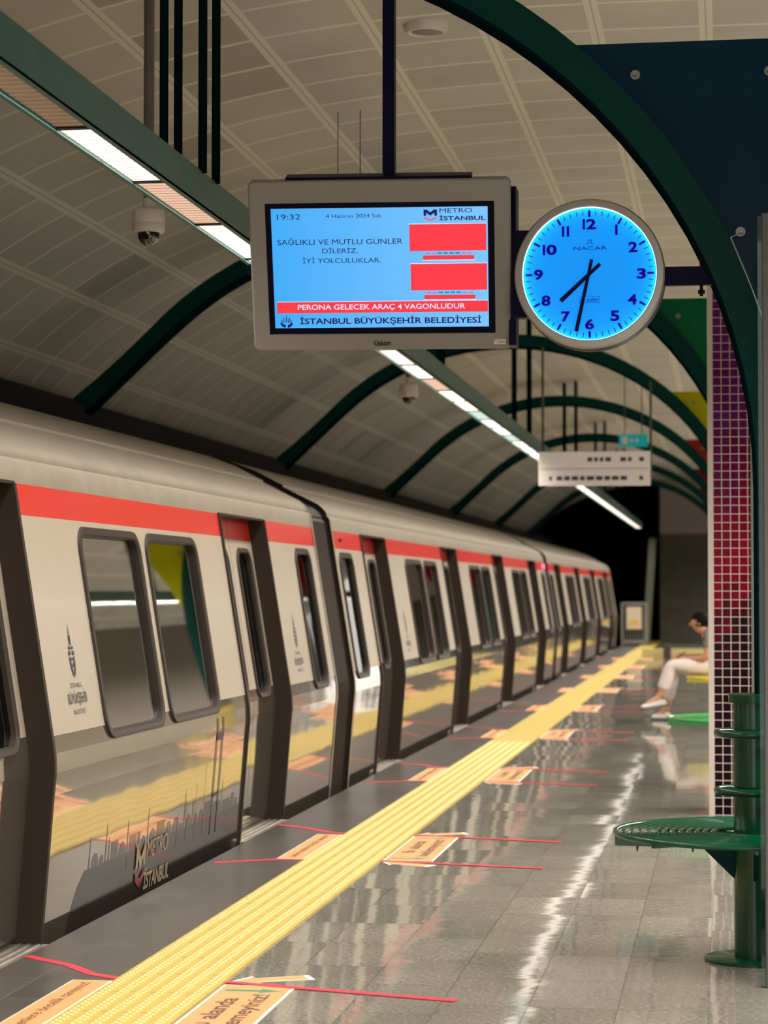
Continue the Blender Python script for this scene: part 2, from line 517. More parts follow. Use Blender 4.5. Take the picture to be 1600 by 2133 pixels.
def frame_of(d):
    d = d.normalized()
    a = Vector((0, 0, 1)) if abs(d.z) < 0.9 else Vector((1, 0, 0))
    u = d.cross(a).normalized()
    return u, u.cross(d).normalized()

def cyl(bm, p0, p1, r0, r1=None, n=16, mi=0, caps=True):
    p0, p1 = Vector(p0), Vector(p1)
    r1 = r0 if r1 is None else r1
    u, v = frame_of(p1 - p0)
    a = [bm.verts.new(p0 + (u * math.cos(2 * PI * k / n) + v * math.sin(2 * PI * k / n)) * r0) for k in range(n)]
    b = [bm.verts.new(p1 + (u * math.cos(2 * PI * k / n) + v * math.sin(2 * PI * k / n)) * r1) for k in range(n)]
    for k in range(n):
        bm.faces.new((a[k], a[(k + 1) % n], b[(k + 1) % n], b[k])).material_index = mi
    if caps:
        bm.faces.new(a[::-1]).material_index = mi
        bm.faces.new(b).material_index = mi
    return bm

def tube(bm, pts, r, n=10, closed=False, mi=0):
    pts = [Vector(p) for p in pts]
    rings = []
    N = len(pts)
    for i, p in enumerate(pts):
        q0 = pts[(i - 1) % N] if (closed or i > 0) else p
        q1 = pts[(i + 1) % N] if (closed or i < N - 1) else p
        u, v = frame_of(q1 - q0)
        rings.append([bm.verts.new(p + (u * math.cos(2 * PI * k / n) + v * math.sin(2 * PI * k / n)) * r) for k in range(n)])
    for i in range(N if closed else N - 1):
        a, b = rings[i], rings[(i + 1) % N]
        for k in range(n):
            bm.faces.new((a[k], a[(k + 1) % n], b[(k + 1) % n], b[k])).material_index = mi
    if not closed:
        bm.faces.new(rings[0][::-1]).material_index = mi
        bm.faces.new(rings[-1]).material_index = mi
    return bm

def lathe(bm, c, prof, n=32, mi=0):
    """prof: (r, z) pairs round a vertical axis through c"""
    rings = []
    for r, z in prof:
        if r < 1e-6:
            rings.append([bm.verts.new((c[0], c[1], c[2] + z))])
        else:
            rings.append([bm.verts.new((c[0] + r * math.cos(2 * PI * k / n), c[1] + r * math.sin(2 * PI * k / n), c[2] + z)) for k in range(n)])
    for a, b in zip(rings, rings[1:]):
        for k in range(n):
            k2 = (k + 1) % n
            if len(a) == 1 and len(b) == 1:
                continue
            if len(a) == 1:
                f = bm.faces.new((a[0], b[k2], b[k]))
            elif len(b) == 1:
                f = bm.faces.new((a[k], a[k2], b[0]))
            else:
                f = bm.faces.new((a[k], a[k2], b[k2], b[k]))
            f.material_index = mi
    return bm

def prism(bm, pts, d, mi=0):
    """closed polygon (3-D points) extruded by vector d"""
    d = Vector(d)
    a = [bm.verts.new(p) for p in pts]
    b = [bm.verts.new(Vector(p) + d) for p in pts]
    n = len(pts)
    bm.faces.new(a).material_index = mi
    bm.faces.new(b[::-1]).material_index = mi
    for k in range(n):
        bm.faces.new((a[k], b[k], b[(k + 1) % n], a[(k + 1) % n])).material_index = mi
    return bm

def strip(bm, rows, mi=0, closed=False):
    """rows of equally many points bridged by quads"""
    vr = [[bm.verts.new(p) for p in r] for r in rows]
    for a, b in zip(vr, vr[1:]):
        n = len(a)
        for k in range(n if closed else n - 1):
            bm.faces.new((a[k], a[(k + 1) % n], b[(k + 1) % n], b[k])).material_index = mi
    return vr

def fix(bm):
    bmesh.ops.recalc_face_normals(bm, faces=bm.faces)
    return bm

def rrect(a0, a1, b0, b1, r, n=6):
    out = []
    for cx, cy, s in ((a1 - r, b1 - r, 0), (a0 + r, b1 - r, 1), (a0 + r, b0 + r, 2), (a1 - r, b0 + r, 3)):
        for k in range(n + 1):
            t = (s + k / n) * PI / 2
            out.append((cx + r * math.cos(t), cy + r * math.sin(t)))
    return out

def lettering(bm, text, fit, mi=0, align='C', depth=0.0008, bold=0.0, shear=0.0, keep=False):
    """appends flat lettering in local (u, v, w): fit = (u0, u1, v0, v1) is the box the ink fills"""
    cu = bpy.data.curves.new('lettering', 'FONT')
    cu.body = text
    cu.size = 1
    cu.extrude = 0.0
    cu.offset = bold
    cu.shear = shear
    cu.resolution_u = 4
    ob = bpy.data.objects.new('lettering_source', cu)
    COL.objects.link(ob)
    dg = bpy.context.evaluated_depsgraph_get()
    me = bpy.data.meshes.new_from_object(ob.evaluated_get(dg))
    bpy.data.objects.remove(ob)
    bpy.data.curves.remove(cu)
    xs = [v.co.x for v in me.vertices]
    ys = [v.co.y for v in me.vertices]
    x0, x1, y0, y1 = min(xs), max(xs), min(ys), max(ys)
    sx = (fit[1] - fit[0]) / (x1 - x0)
    sy = (fit[3] - fit[2]) / (y1 - y0)
    ox = fit[0]
    if keep:
        s = min(sx, sy)
        ox = (fit[0] + fit[1]) / 2 - s * (x1 - x0) / 2
        sx = sy = s
    vm = [bm.verts.new((ox + (v.co.x - x0) * sx, fit[2] + (v.co.y - y0) * sy, depth)) for v in me.vertices]
    for p in me.polygons:
        try:
            bm.faces.new([vm[i] for i in p.vertices]).material_index = mi
        except ValueError:
            pass
    bpy.data.meshes.remove(me)
    return bm

def poly2(bm, pts, mi=0, depth=0.0006):
    """flat polygon in local (u, v) at w = depth"""
    bm.faces.new([bm.verts.new((p[0], p[1], depth)) for p in pts]).material_index = mi
    return bm

def rect2(bm, u0, u1, v0, v1, mi=0, depth=0.0006):
    return poly2(bm, [(u0, v0), (u1, v0), (u1, v1), (u0, v1)], mi, depth)

def place(bm, mat):
    bmesh.ops.transform(bm, matrix=mat, verts=bm.verts)
    return bm

# ------------------------------------------------------------------ setting
EDGE = -2.665
# platform slab
bm = B()
box(bm, -2.175, 4.2, -4, 64, -0.25, 0, 0)
struct('floor', bm, 'floor')
bm = B()
box(bm, EDGE, -2.175, -4, 64, -0.25, 0, 0)
struct('floor_edge', bm, 'edgefloor')
# platform wall under the edge and the track bed
bm = B()
box(bm, EDGE - 0.005, -2.3, -4, 64, -1.3, -0.25, 0)
struct('wall_platform', bm, 'dark')
bm = B()
box(bm, -6.2, EDGE, -4, 64, -1.45, -1.3, 0)
struct('floor_track', bm, 'dark')

# tactile strip: six raised bars with rows of worn studs
bm = B()
X0, X1 = -2.18, -1.782
prof = [(X0, 0.0), (X0, 0.006)]
bars = 6
pit = (X1 - X0) / bars
for i in range(bars):
    c = X0 + (i + 0.5) * pit
    prof += [(c - 0.022, 0.006), (c - 0.018, 0.0085), (c + 0.018, 0.0085), (c + 0.022, 0.006)]
prof += [(X1, 0.006), (X1, 0.0)]
strip(bm, [[(x, -4, z) for x, z in prof], [(x, 64, z) for x, z in prof]], 0)
y = 6.6
while y < 21:
    for i in range(bars):
        c = X0 + (i + 0.5) * pit
        for s, dy in ((-0.0095, 0), (0.0095, 0.021)):
            r = 0.0078
            base = [bm.verts.new((c + s + r * math.cos(k * PI / 3), y + dy + r * 1.15 * math.sin(k * PI / 3), 0.0085)) for k in range(6)]
            top = [bm.verts.new((c + s + r * 0.55 * math.cos(k * PI / 3), y + dy + r * 0.6 * math.sin(k * PI / 3), 0.0125)) for k in range(6)]
            for k in range(6):
                bm.faces.new((base[k], base[(k + 1) % 6], top[(k + 1) % 6], top[k])).material_index = 1
            bm.faces.new(top).material_index = 1
    y += 0.042
yy = 7.0
while yy < 30:
    box(bm, X0, X1, yy, yy + 0.003, 0.0035, 0.0062, 2)
    yy += 0.375
fix(bm)
struct('trim_1', bm, ['yellow', 'dots', 'brownink'])

# vaulted panelled ceiling
def cz(x):
    X0_, a, zb, b = -0.4, 5.75, 0.6, 3.9
    if x >= X0_:
        return zb + b
    u = min(1.0, (X0_ - x) / a)
    return zb + b * (1 - u ** 2.5) ** (1 / 2.5)
prof = []
x = 0.6
s = 0.0
px = None
xs = [0.6 - 0.02 * i for i in range(0, 304)]
full = []
for x in xs:
    z = cz(x)
    if px is not None:
        s += math.hypot(x - px[0], z - px[1])
    px = (x, z)
    full.append((x, z, s))
s0 = next(q[2] for q in full if q[0] <= -0.09)
half = full[::8] + [full[-1]]
prof = [(1.2 - x, z, -s_) for x, z, s_ in reversed(half)] + half[1:]
bm = B()
uvl = bm.loops.layers.uv.new('panels')
ys_ = [-4 + 4 * i for i in range(0, 18)]
grid = [[bm.verts.new((x, y, z)) for x, z, s_ in prof] for y in ys_]
for j in range(len(ys_) - 1):
    for i in range(len(prof) - 1):
        f = bm.faces.new((grid[j][i], grid[j][i + 1], grid[j + 1][i + 1], grid[j + 1][i]))
        for lp, (jj, ii) in zip(f.loops, ((j, i), (j, i + 1), (j + 1, i + 1), (j + 1, i))):
            lp[uvl].uv = ((prof[ii][2] - s0) / 0.60, (ys_[jj] - 12.54) / 0.578)
struct('ceiling', bm, 'ceiling', smooth=True)
# solid roof above the panels
bm = B()
strip(bm, [[(x, y, z + 0.05 + 0.1) for x, z, s_ in prof] for y in (-4, 64)], 0)
struct('ceiling_slab', bm, 'dark')

# left wall behind the train, with the dark beam the arches stand on
bm = B()
box(bm, -5.95, -5.75, -4, 64, -1.45, 2.9, 0)
struct('wall_left', bm, 'dark')
bm = B()
box(bm, -5.75, -4.78, -4, 64, 2.52, 2.80, 0)
box(bm, -5.75, -4.86, -4, 64, 2.80, 2.84, 0)
struct('trim_2', bm, 'void')

bm = B()
box(bm, 6.0, 6.2, -4, 64, -1.45, 3.6, 0)
struct('wall_right', bm, 'wallcream')
bm = B()
box(bm, 4.2, 6.0, -4, 64, -1.45, -1.3, 0)
box(bm, 4.15, 4.2, -4, 64, -1.3, -0.25, 0)
struct('floor_far_track', bm, 'dark')
# far end: stone wall with plaster above, tunnel mouth to the left
bm = B()
box(bm, -1.85, 4.2, 64, 64.2, 0, 2.98, 0)
box(bm, -1.85, 4.2, 63.96, 64, 1.62, 1.70, 0)
struct('wall_back', bm, 'wallbrown')
bm = B()
box(bm, -1.85, 4.2, 64, 64.2, 2.98, 4.8, 0)
struct('wall_back_upper', bm, 'wallmauve')
bm = B()
box(bm, -6.2, -1.85, 92, 92.2, -1.45, 4.9, 0)
box(bm, -6.2, -5.95, 64, 92, -1.45, 4.9, 0)
box(bm, -1.85, -1.75, 64.2, 92, -1.45, 4.9, 0)
box(bm, -6.2, -1.75, 64, 92, 4.7, 4.9, 0)
box(bm, -6.2, -1.75, 64, 92, -1.45, -1.35, 0)
struct('wall_tunnel', bm, 'void')
bm = B()
box(bm, -1.75, 1.6, 47.5, 47.8, 0, 0.19, 0)
struct('trim_3', bm, 'kerb')

# ------------------------------------------------------------------ arches with coloured spandrel panels
XC = -2.35
def arc(a, b, z0, t, run=0.64):
    x, z = XC + a * math.cos(t), z0 + b * math.sin(t)
    if x < XC and z < 3.43:       # the leg over the train runs out straighter
        x -= run * (3.43 - z) ** 2
    return (x, z)
ORD = ['nearest', 'second', 'third', 'fourth', 'fifth', 'sixth', 'seventh']
ARCH_Y = [8.8 + 7.85 * k for k in range(7)]
PANEL = ['p_teal', 'p_green', 'p_yellow', 'p_red', 'p_wine', 'p_wine', 'p_wine']
PNAME = ['dark teal', 'green', 'yellow', 'red', 'wine red', 'wine red', 'wine red']
for k, Y in enumerate(ARCH_Y):
    t = thing('steel_arch', '%s green steel arch over train and platform, with %s panel in its corner' % (ORD[k], PNAME[k]), 'arch', (0.17, Y, 0), 'green steel arches along the platform')
    n = 48
    ts = [PI * i / n for i in range(n + 1)]
    inn = [arc(2.465, 2.24, 1.8, a, 0.42) for a in ts]
    out = [arc(2.58, 2.37, 1.8, a) for a in ts]
    keep = [i for i in range(n + 1) if not (inn[i][0] < XC and out[i][1] < 2.6)]
    inn = [inn[i] for i in keep]; out = [out[i] for i in keep]
    inn = [(inn[0][0], 1.0)] + inn
    out = [(out[0][0], 1.0)] + out
    bm = B()
    rows = [[(q[0], Y - 0.03, q[1]) for q in inn], [(q[0], Y - 0.03, q[1]) for q in out], [(q[0], Y + 0.03, q[1]) for q in out], [(q[0], Y + 0.03, q[1]) for q in inn]]
    strip(bm, rows, 0)
    obj('web', fix(bm), 'green', t)
    # inner flange, wider than the web
    bm = B()
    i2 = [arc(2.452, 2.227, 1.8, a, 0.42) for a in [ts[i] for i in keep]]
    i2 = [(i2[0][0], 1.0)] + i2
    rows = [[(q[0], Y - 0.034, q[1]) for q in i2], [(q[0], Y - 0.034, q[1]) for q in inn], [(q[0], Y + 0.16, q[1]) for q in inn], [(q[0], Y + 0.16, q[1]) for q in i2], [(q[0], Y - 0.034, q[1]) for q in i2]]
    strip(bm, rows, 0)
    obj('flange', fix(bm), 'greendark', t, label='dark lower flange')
    # spandrel panel between this arch and its mirror over the other track
    bm = B()
    ed = [arc(2.50, 2.30, 1.8, a) for a in [PI * i / 60 for i in range(2, 30)]]
    ed = [q for q in ed if q[1] < 3.50 and q[0] > -0.62]
    ed.append((XC + 2.50 * math.sqrt(max(0, 1 - ((3.53 - 1.8) / 2.30) ** 2)), 3.53))
    mir = [(0.34 - q[0], q[1]) for q in reversed(ed)]
    ring = ed + mir
    prism(bm, [(q[0], Y + 0.045, q[1]) for q in ring], (0, 0.012, 0))
    sp = obj('spandrel_panel', fix(bm), PANEL[k], t, label='%s acrylic panel' % PNAME[k])
    for bx, bz in ((-0.343, 3.402), (0.058, 2.78), (0.17, 3.40), (0.68, 3.40)):
        bm = B()
        cyl(bm, (bx, Y - 0.0, bz), (bx, Y + 0.04, bz), 0.010, n=10)
        cyl(bm, (bx, Y + 0.028, bz), (bx, Y + 0.045, bz), 0.019, n=14)
        obj('standoff_bolt', bm, 'bolt', t)
    if k == 0:
        bm = B()   # pale strip painting the glint along the corner piece's cut edge
        tube(bm, [(0.052, Y + 0.040, 2.775), (0.020, Y + 0.040, 2.760), (0.034, Y + 0.040, 2.725), (0.048, Y + 0.040, 2.69), (0.076, Y + 0.040, 2.62), (0.108, Y + 0.040, 2.535), (0.136, Y + 0.040, 2.455)], 0.0035, 6)
        obj('panel_edge_glint', bm, 'edgeglint', t, label='pale strip painted as the panel edge glint')

# ------------------------------------------------------------------ lamp beams
def lamp_beam(xc, label, seq, power, spread):
    t = thing('lamp_beam', label, 'light', (xc, 8.8, 2.95), 'lamp beams under the arches')
    w = 0.083
    zt, zb = 3.13, 3.0
    bm = B()
    box(bm, xc - w, xc - w + 0.012, -2, 59, zb - 0.006, zt, 0)
    box(bm, xc + w - 0.012, xc + w, -2, 59, zb - 0.006, zt, 0)
    box(bm, xc - w, xc + w, -2, 59, zt, zt + 0.012, 0)
    box(bm, xc - w, xc - w + 0.020, -2, 59, zb - 0.008, zb + 0.004, 0)
    box(bm, xc + w - 0.020, xc + w, -2, 59, zb - 0.008, zb + 0.004, 0)
    obj('housing', bm, 'beamgreen', t)
    y0 = 7.60 - 9 * 1.05
    i = 0
    while y0 < 58.5:
        y1 = min(y0 + 1.05, 58.95)
        bm = B()
        box(bm, xc - w + 0.020, xc + w - 0.020, y0 + 0.012, y1 - 0.012, zb + 0.006, zb + 0.012, 0)
        mt = seq(i)
        d = obj('lamp_diffuser', bm, mt, t)
        if mt in ('lamppink', 'lampgreen', 'lampoff'):
            d['label'] = {'lamppink': 'dim pinkish lamp panel', 'lampgreen': 'greenish lamp panel', 'lampoff': 'unlit brown lamp panel'}[mt]
        bm = B()
        if 5 < y0 < 16:
            yy = y0 + 0.04
            while yy < y1 - 0.03:
                box(bm, xc - w + 0.020, xc + w - 0.020, yy, yy + 0.006, zb + 0.0045, zb + 0.006, 0)
                yy += 0.06
            obj('louver', bm, 'louver', d)
        else:
            bm.free()
        bm = B()
        box(bm, xc - w + 0.018, xc + w - 0.018, y1 - 0.012, y1 + 0.012, zb - 0.002, zb + 0.012, 0)
        obj('end_cap', bm, 'black', t)
        y0 += 1.05
        i += 1
    # the tubes behind the diffusers: downlight thrown by the louvered panels
    y0 = -1.9
    while y0 < 58:
        li = bpy.data.lights.new('lamp_tubes', 'AREA')
        li.shape = 'RECTANGLE'
        li.size, li.size_y = 0.12, 5.0
        li.energy = power
        li.spread = math.radians(spread)
        li.color = (1.0, 0.92, 0.83)
        lo = bpy.data.objects.new('lamp_tubes', li)
        link(lo, t)
        lo.location = (0, y0 + 2.5 - 8.8, zb - 2.95 - 0.001)
        y0 += 5.05
    for k, Y in enumerate(ARCH_Y):
        for dy in (0.40, 0.65):
            for sx in (-1, 1):
                bm = B()
                box(bm, xc + sx * w - 0.018, xc + sx * w + 0.018, Y + dy - 0.004, Y + dy + 0.004, zt + 0.004, cz(xc) + 0.02, 0)
                obj('hanger_bar', bm, 'greendark', t)
    return t
def seqL(i):
    if i == 8: return 'lampoff'
    if i in (10, 18): return 'lamppink'
    if i in (21, 24): return 'lampgreen'
    return 'lamp' if (i * 7) % 5 else 'lamp2'
lamp_beam(-2.232, 'long green lamp beam over the platform edge, one panel unlit', seqL, LAMP_W, 125)
lamp_beam(2.57, 'long lamp beam over the far side, mirrored in the train windows', lambda i: 'lampfar', FAR_W, 170)

# ------------------------------------------------------------------ ceiling speaker, CCTV domes
t = thing('ceiling_speaker', 'round white speaker set in a ceiling panel above the hanging screen', 'speaker', (-1.60, 12.15, 4.45))
bm = B()
lathe(bm, (-1.60, 12.15, 4.45), [(0.0, -0.022), (0.085, -0.022), (0.092, -0.03), (0.105, -0.03), (0.118, -0.012), (0.122, 0.03)], 36)
obj('housing', bm, 'cctv', t, smooth=True)
bm = B()
lathe(bm, (-1.60, 12.15, 4.45), [(0.0, -0.030), (0.05, -0.029), (0.082, -0.0225)], 32)
obj('grille', bm, 'tvgrey', t, smooth=True)

def cctv(x, y, label, dz=0.0):
    t = thing('dome_camera', label, 'camera', (x, y, 3.12 + dz), 'dome cameras on grey pipes')
    zc = cz(x)
    bm = B(); cyl(bm, (x, y, 3.245 + dz), (x, y, zc - 0.001), 0.0255, n=18); obj('pole', bm, 'pipe', t, smooth=True)
    bm = B(); cyl(bm, (x, y, 3.215 + dz), (x, y, 3.265 + dz), 0.029, n=18); obj('collar', bm, 'cctv', t, smooth=True)
    bm = B()
    lathe(bm, (x, y, 3.12 + dz), [(0.0, 0.100), (0.031, 0.100), (0.050, 0.092), (0.075, 0.085), (0.079, 0.072), (0.079, 0.027), (0.077, 0.0235), (0.079, 0.020), (0.079, -0.005), (0.074, -0.016), (0.056, -0.020), (0.0, -0.020)], 36)
    obj('shroud', bm, 'cctv', t, smooth=True)
    bm = B()
    lathe(bm, (x, y, 3.100 + dz), [(0.054 * math.cos(a), -0.062 * math.sin(a)) for a in [i * PI / 16 for i in range(0, 9)]], 32)
    d = obj('dome', bm, 'smoked', t, smooth=True, label='smoked glass dome')
    bm = B(); cyl(bm, (x - 0.0, y - 0.045, 3.080 + dz), (x - 0.0, y - 0.053, 3.075 + dz), 0.014, n=14); obj('lens', bm, 'black', d)
cctv(-2.715, 10.5, 'white dome camera on grey pipe nearest, left of the lamp beam')
cctv(-2.60, 18.64, 'blurred white dome camera farther back, below the hanging screen', -0.10)

# ------------------------------------------------------------------ information screen
TC = Vector((-1.332, 8.75, 2.666)); tilt, yaw = 0.341, 0.073
ex = Vector((math.cos(yaw), math.sin(yaw), 0)); n0 = Vector((-math.sin(yaw), math.cos(yaw), 0))
ez = Vector((0, 0, math.cos(tilt))) - n0 * math.sin(tilt)
nn = ex.cross(ez)
TM = Matrix(((ex.x, ez.x, nn.x, TC.x), (ex.y, ez.y, nn.y, TC.y), (ex.z, ez.z, nn.z, TC.z), (0, 0, 0, 1)))
t = thing('information_screen', 'grey framed hanging screen with blue display beside the round clock', 'screen', tuple(TC))
# bezel: rounded frame with opening
bm = B()
W2, H2 = 0.5095, 0.3365
o_ = rrect(-W2, W2, -H2, H2, 0.022, 5)
o2 = rrect(-W2 + 0.006, W2 - 0.006, -H2 + 0.006, H2 - 0.006, 0.018, 5)
i_ = rrect(-0.446, 0.446, -0.272, 0.250, 0.004, 5)
strip(bm, [[(p[0], p[1], -0.05) for p in o_], [(p[0], p[1], -0.006) for p in o_], [(p[0], p[1], 0) for p in o2], [(p[0], p[1], 0) for p in i_], [(p[0], p[1], -0.016) for p in i_]], 0, closed=True)
obj('bezel', place(fix(bm), TM), 'tvgrey', t)
bm = B()
box(bm, -0.446, 0.446, -0.272, 0.250, -0.03, -0.014)
obj('glass_border', place(bm, TM), 'tvblack', t)
bm = B()
box(bm, -0.48, 0.48, -0.31, 0.31, -0.13, -0.045)
obj('housing', place(bm, TM), 'navy', t)
disp = thing('screen_panel', '', '', (0, 0, 0))
bpy.data.objects.remove(disp)
bm = B()
rect2(bm, -0.424, 0.420, -0.248, 0.227, 0, 0)
me = bpy.data.meshes.new('display'); bm.to_mesh(me); bm.free(); me.materials.append(M['display'])
disp = bpy.data.objects.new('display', me); link(disp, t)
disp.matrix_local = Matrix.Translation(-TC) @ TM @ Matrix.Translation((0, 0, -0.0125))
def dpart(name, bm, mats):
    me_ = bpy.data.meshes.new(name); bm.to_mesh(me_); bm.free()
    for m_ in (mats if isinstance(mats, list) else [mats]):
        me_.materials.append(M[m_])
    o_ = bpy.data.objects.new(name, me_); link(o_, disp)
    return o_
bm = B(); lettering(bm, '19:32', (-0.401, -0.309, 0.184, 0.205)); dpart('clock_text', bm, 'tvtext')
bm = B(); lettering(bm, '4 Haziran 2024 Salı', (-0.209, 0.005, 0.189, 0.203)); dpart('date_text', bm, 'tvtext2')
bm = B()
# operator mark: folded M above a chevron
poly2(bm, [(0.172, 0.218), (0.186, 0.216), (0.198, 0.206), (0.210, 0.216), (0.224, 0.218), (0.224, 0.192), (0.214, 0.194), (0.214, 0.205), (0.198, 0.193), (0.182, 0.205), (0.182, 0.194), (0.172, 0.192)], 0, 0.001)
poly2(bm, [(0.172, 0.190), (0.198, 0.178), (0.224, 0.190), (0.224, 0.184), (0.198, 0.172), (0.172, 0.184)], 1, 0.001)
lettering(bm, 'METRO', (0.234, 0.360, 0.204, 0.221), 0)
lettering(bm, 'İSTANBUL', (0.233, 0.412, 0.174, 0.196), 0, bold=0.02)
dpart('operator_mark', bm, ['tvtext2', 'tvpink'])
bm = B()
lettering(bm, 'SAĞLIKLI VE MUTLU GÜNLER', (-0.403, 0.088, 0.084, 0.113))
lettering(bm, 'DİLERİZ.', (-0.228, -0.088, 0.050, 0.075))
lettering(bm, 'İYİ YOLCULUKLAR.', (-0.306, 0.001, 0.011, 0.037))
dpart('message_text', bm, 'tvtext')
for (a0, a1, b0, b1, c0, c1, e0) in ((0.115, 0.414, 0.055, 0.160, 0.020, 0.038, 0.042), (0.117, 0.415, -0.101, 0.004, -0.137, -0.119, -0.114)):
    bm = B()
    rect2(bm, a0 - 0.002, a1 + 0.002, b1, b1 + 0.003, 1, 0.0005)
    rect2(bm, a0, a1, b0, b1, 0)
    rect2(bm, a0 + 0.004, a1, c0 + 0.002, b0 - 0.004, 2, 0.0003)
    rect2(bm, a0 + 0.051, a0 + 0.251, c0, c1 - 0.001, 0)
    rect2(bm, a0 + 0.049, a0 + 0.253, c0 - 0.004, c0 - 0.0005, 1)
    for j in range(8):
        u = a0 + 0.062 + j * 0.0232
        rect2(bm, u, u + 0.017, e0 + (0.001 if j in (0, 1, 6, 7) else 0), e0 + (0.005 if j in (0, 1, 6, 7) else 0.0075), 0 if j in (0, 1, 6, 7) else 3, 0.0009)
    m_ = dpart('red_notice', bm, ['tvred', 'tvwhite', 'display', 'tvteal'])
bm = B()
rect2(bm, -0.414, 0.417, -0.188, -0.144, 0)
rect2(bm, -0.414, 0.417, -0.144, -0.1415, 1)
lettering(bm, 'PERONA GELECEK ARAÇ 4 VAGONLUDUR', (-0.332, 0.328, -0.180, -0.154), 1, bold=0.012)
dpart('red_banner', bm, ['tvred', 'tvwhite'])
bm = B()
lettering(bm, 'İSTANBUL BÜYÜKŞEHİR BELEDİYESİ', (-0.325, 0.391, -0.239, -0.201), 0, bold=0.02)
dpart('municipality_text', bm, 'tvtext2')
bm = B()
# municipal crest: minarets over a rounded shield
for j, h in ((-3, 0.008), (-2, 0.018), (-1, 0.012), (0, 0.024), (1, 0.012), (2, 0.018), (3, 0.008)):
    u = -0.3785 + j * 0.0062
    rect2(bm, u - 0.0014, u + 0.0014, -0.226, -0.222 + h, 0, 0.0008)
for a0, a1 in ((190, 262), (278, 350)):
    pts = [(-0.3785 + 0.026 * math.cos(math.radians(a)), -0.222 + 0.025 * math.sin(math.radians(a))) for a in range(a0, a1, 6)]
    pts += [(-0.3785 + 0.018 * math.cos(math.radians(a)), -0.222 + 0.013 * math.sin(math.radians(a))) for a in range(a1, a0, -6)]
    poly2(bm, pts, 0, 0.0008)
dpart('municipality_crest', bm, 'tvtext2')
bm = B(); lettering(bm, 'Uskom', (-0.032, 0.033, -0.319, -0.298), depth=0.0012, bold=0.025)
obj('maker_name', place(bm, TM), 'black', t)
bm = B(); rect2(bm, 0.439, 0.486, -0.317, -0.295, 0, 0.0012)
for j in range(3):
    rect2(bm, 0.454, 0.482, -0.300 - j * 0.005, -0.2985 - j * 0.005, 1, 0.0018)
rect2(bm, 0.4415, 0.450, -0.302, -0.2975, 1, 0.0018)
obj('small_sticker', place(bm, TM), ['cctv', 'totem'], t)
for sx in (-1, 1):
    bm = B(); box(bm, sx * 0.500, sx * 0.524, -0.036, 0.006, -0.045, -0.012, bev=0.005)
    obj('pivot_knob', place(bm, TM), 'navy', t)
bm = B()
box(bm, -0.363, 0.360, 0.325, 0.347, -0.10, -0.02)
obj('top_plate', place(bm, TM), 'navy', t)
bm = B(); box(bm, -1.328, -1.281, 8.775, 8.825, 2.95, 3.80); obj('hanger_pole', bm, 'navy', t)
for x, zt in ((-1.506, 3.284), (-1.417, 3.287)):
    bm = B(); cyl(bm, (x, 8.78, 2.95), (x, 8.78, zt), 0.0022, n=8); obj('antenna', bm, 'pipe', t)
bm = B(); box(bm, -0.840, -0.812, 8.86, 8.98, 2.36, 2.985); obj('side_bracket', bm, 'navy', t)

# ------------------------------------------------------------------ platform clock
CX_, CY_, CZ_ = -0.5185, 8.75, 2.6185
t = thing('platform_clock', 'round double clock glowing blue, showing about 7:32, beside the screen', 'clock', (CX_, CY_, CZ_))
KM = Matrix(((1, 0, 0, CX_), (0, 0, -1, CY_), (0, 1, 0, CZ_), (0, 0, 0, 1)))     # local u right, v up, w towards the viewer
def ringz(bm, prof, n=72, mi=0):
    strip(bm, [[(r * math.cos(2 * PI * k / n), r * math.sin(2 * PI * k / n), w) for k in range(n)] for r, w in prof], mi, closed=True)
    return bm
bm = B()
ringz(bm, [(0.2575, -0.012), (0.2575, 0.012), (0.262, 0.016), (0.283, 0.012), (0.289, 0.002), (0.289, -0.012)])
obj('rim', place(fix(bm), KM), 'rim', t, smooth=True)
bm = B()
ringz(bm, [(0.289, -0.012), (0.2895, -0.02), (0.2895, -0.13), (0.280, -0.14), (0.0, -0.14)])
obj('case', place(fix(bm), KM), 'navy', t, smooth=True)
bm = B()
c0 = bm.verts.new((0, 0, -0.010))
rg = [bm.verts.new((0.2575 * math.cos(2 * PI * k / 72), 0.2575 * math.sin(2 * PI * k / 72), -0.010)) for k in range(72)]
for k in range(72):
    bm.faces.new((c0, rg[k], rg[(k + 1) % 72]))
dial = obj('dial', place(bm, KM), 'dial', t)
bm = B()
ringz(bm, [(0.2572, -0.007), (0.2572, 0.009), (0.2562, 0.009), (0.2562, -0.007)])
obj('led_ring', place(fix(bm), KM), 'led', t)
bm = B()
for k in range(60):
    a = k * PI / 30
    big = k % 5 == 0
    w_, r0, r1 = (0.0042, 0.221, 0.247) if big else (0.0014, 0.229, 0.246)
    d, q = Vector((math.sin(a), math.cos(a))), Vector((math.cos(a), -math.sin(a)))
    pts = [d * r0 - q * w_, d * r0 + q * w_, d * r1 + q * w_, d * r1 - q * w_]
    poly2(bm, [(p.x, p.y) for p in reversed(pts)], 0, -0.008)
obj('minute_marks', place(bm, KM), 'clocknum', t)
NUM = {12: (0.0, 0.193), 1: (0.103, 0.169), 2: (0.167, 0.101), 3: (0.199, -0.002), 4: (0.164, -0.101), 5: (0.097, -0.163), 6: (0.0, -0.194), 7: (-0.092, -0.163), 8: (-0.168, -0.100), 9: (-0.197, 0.001), 10: (-0.153, 0.097), 11: (-0.092, 0.167)}
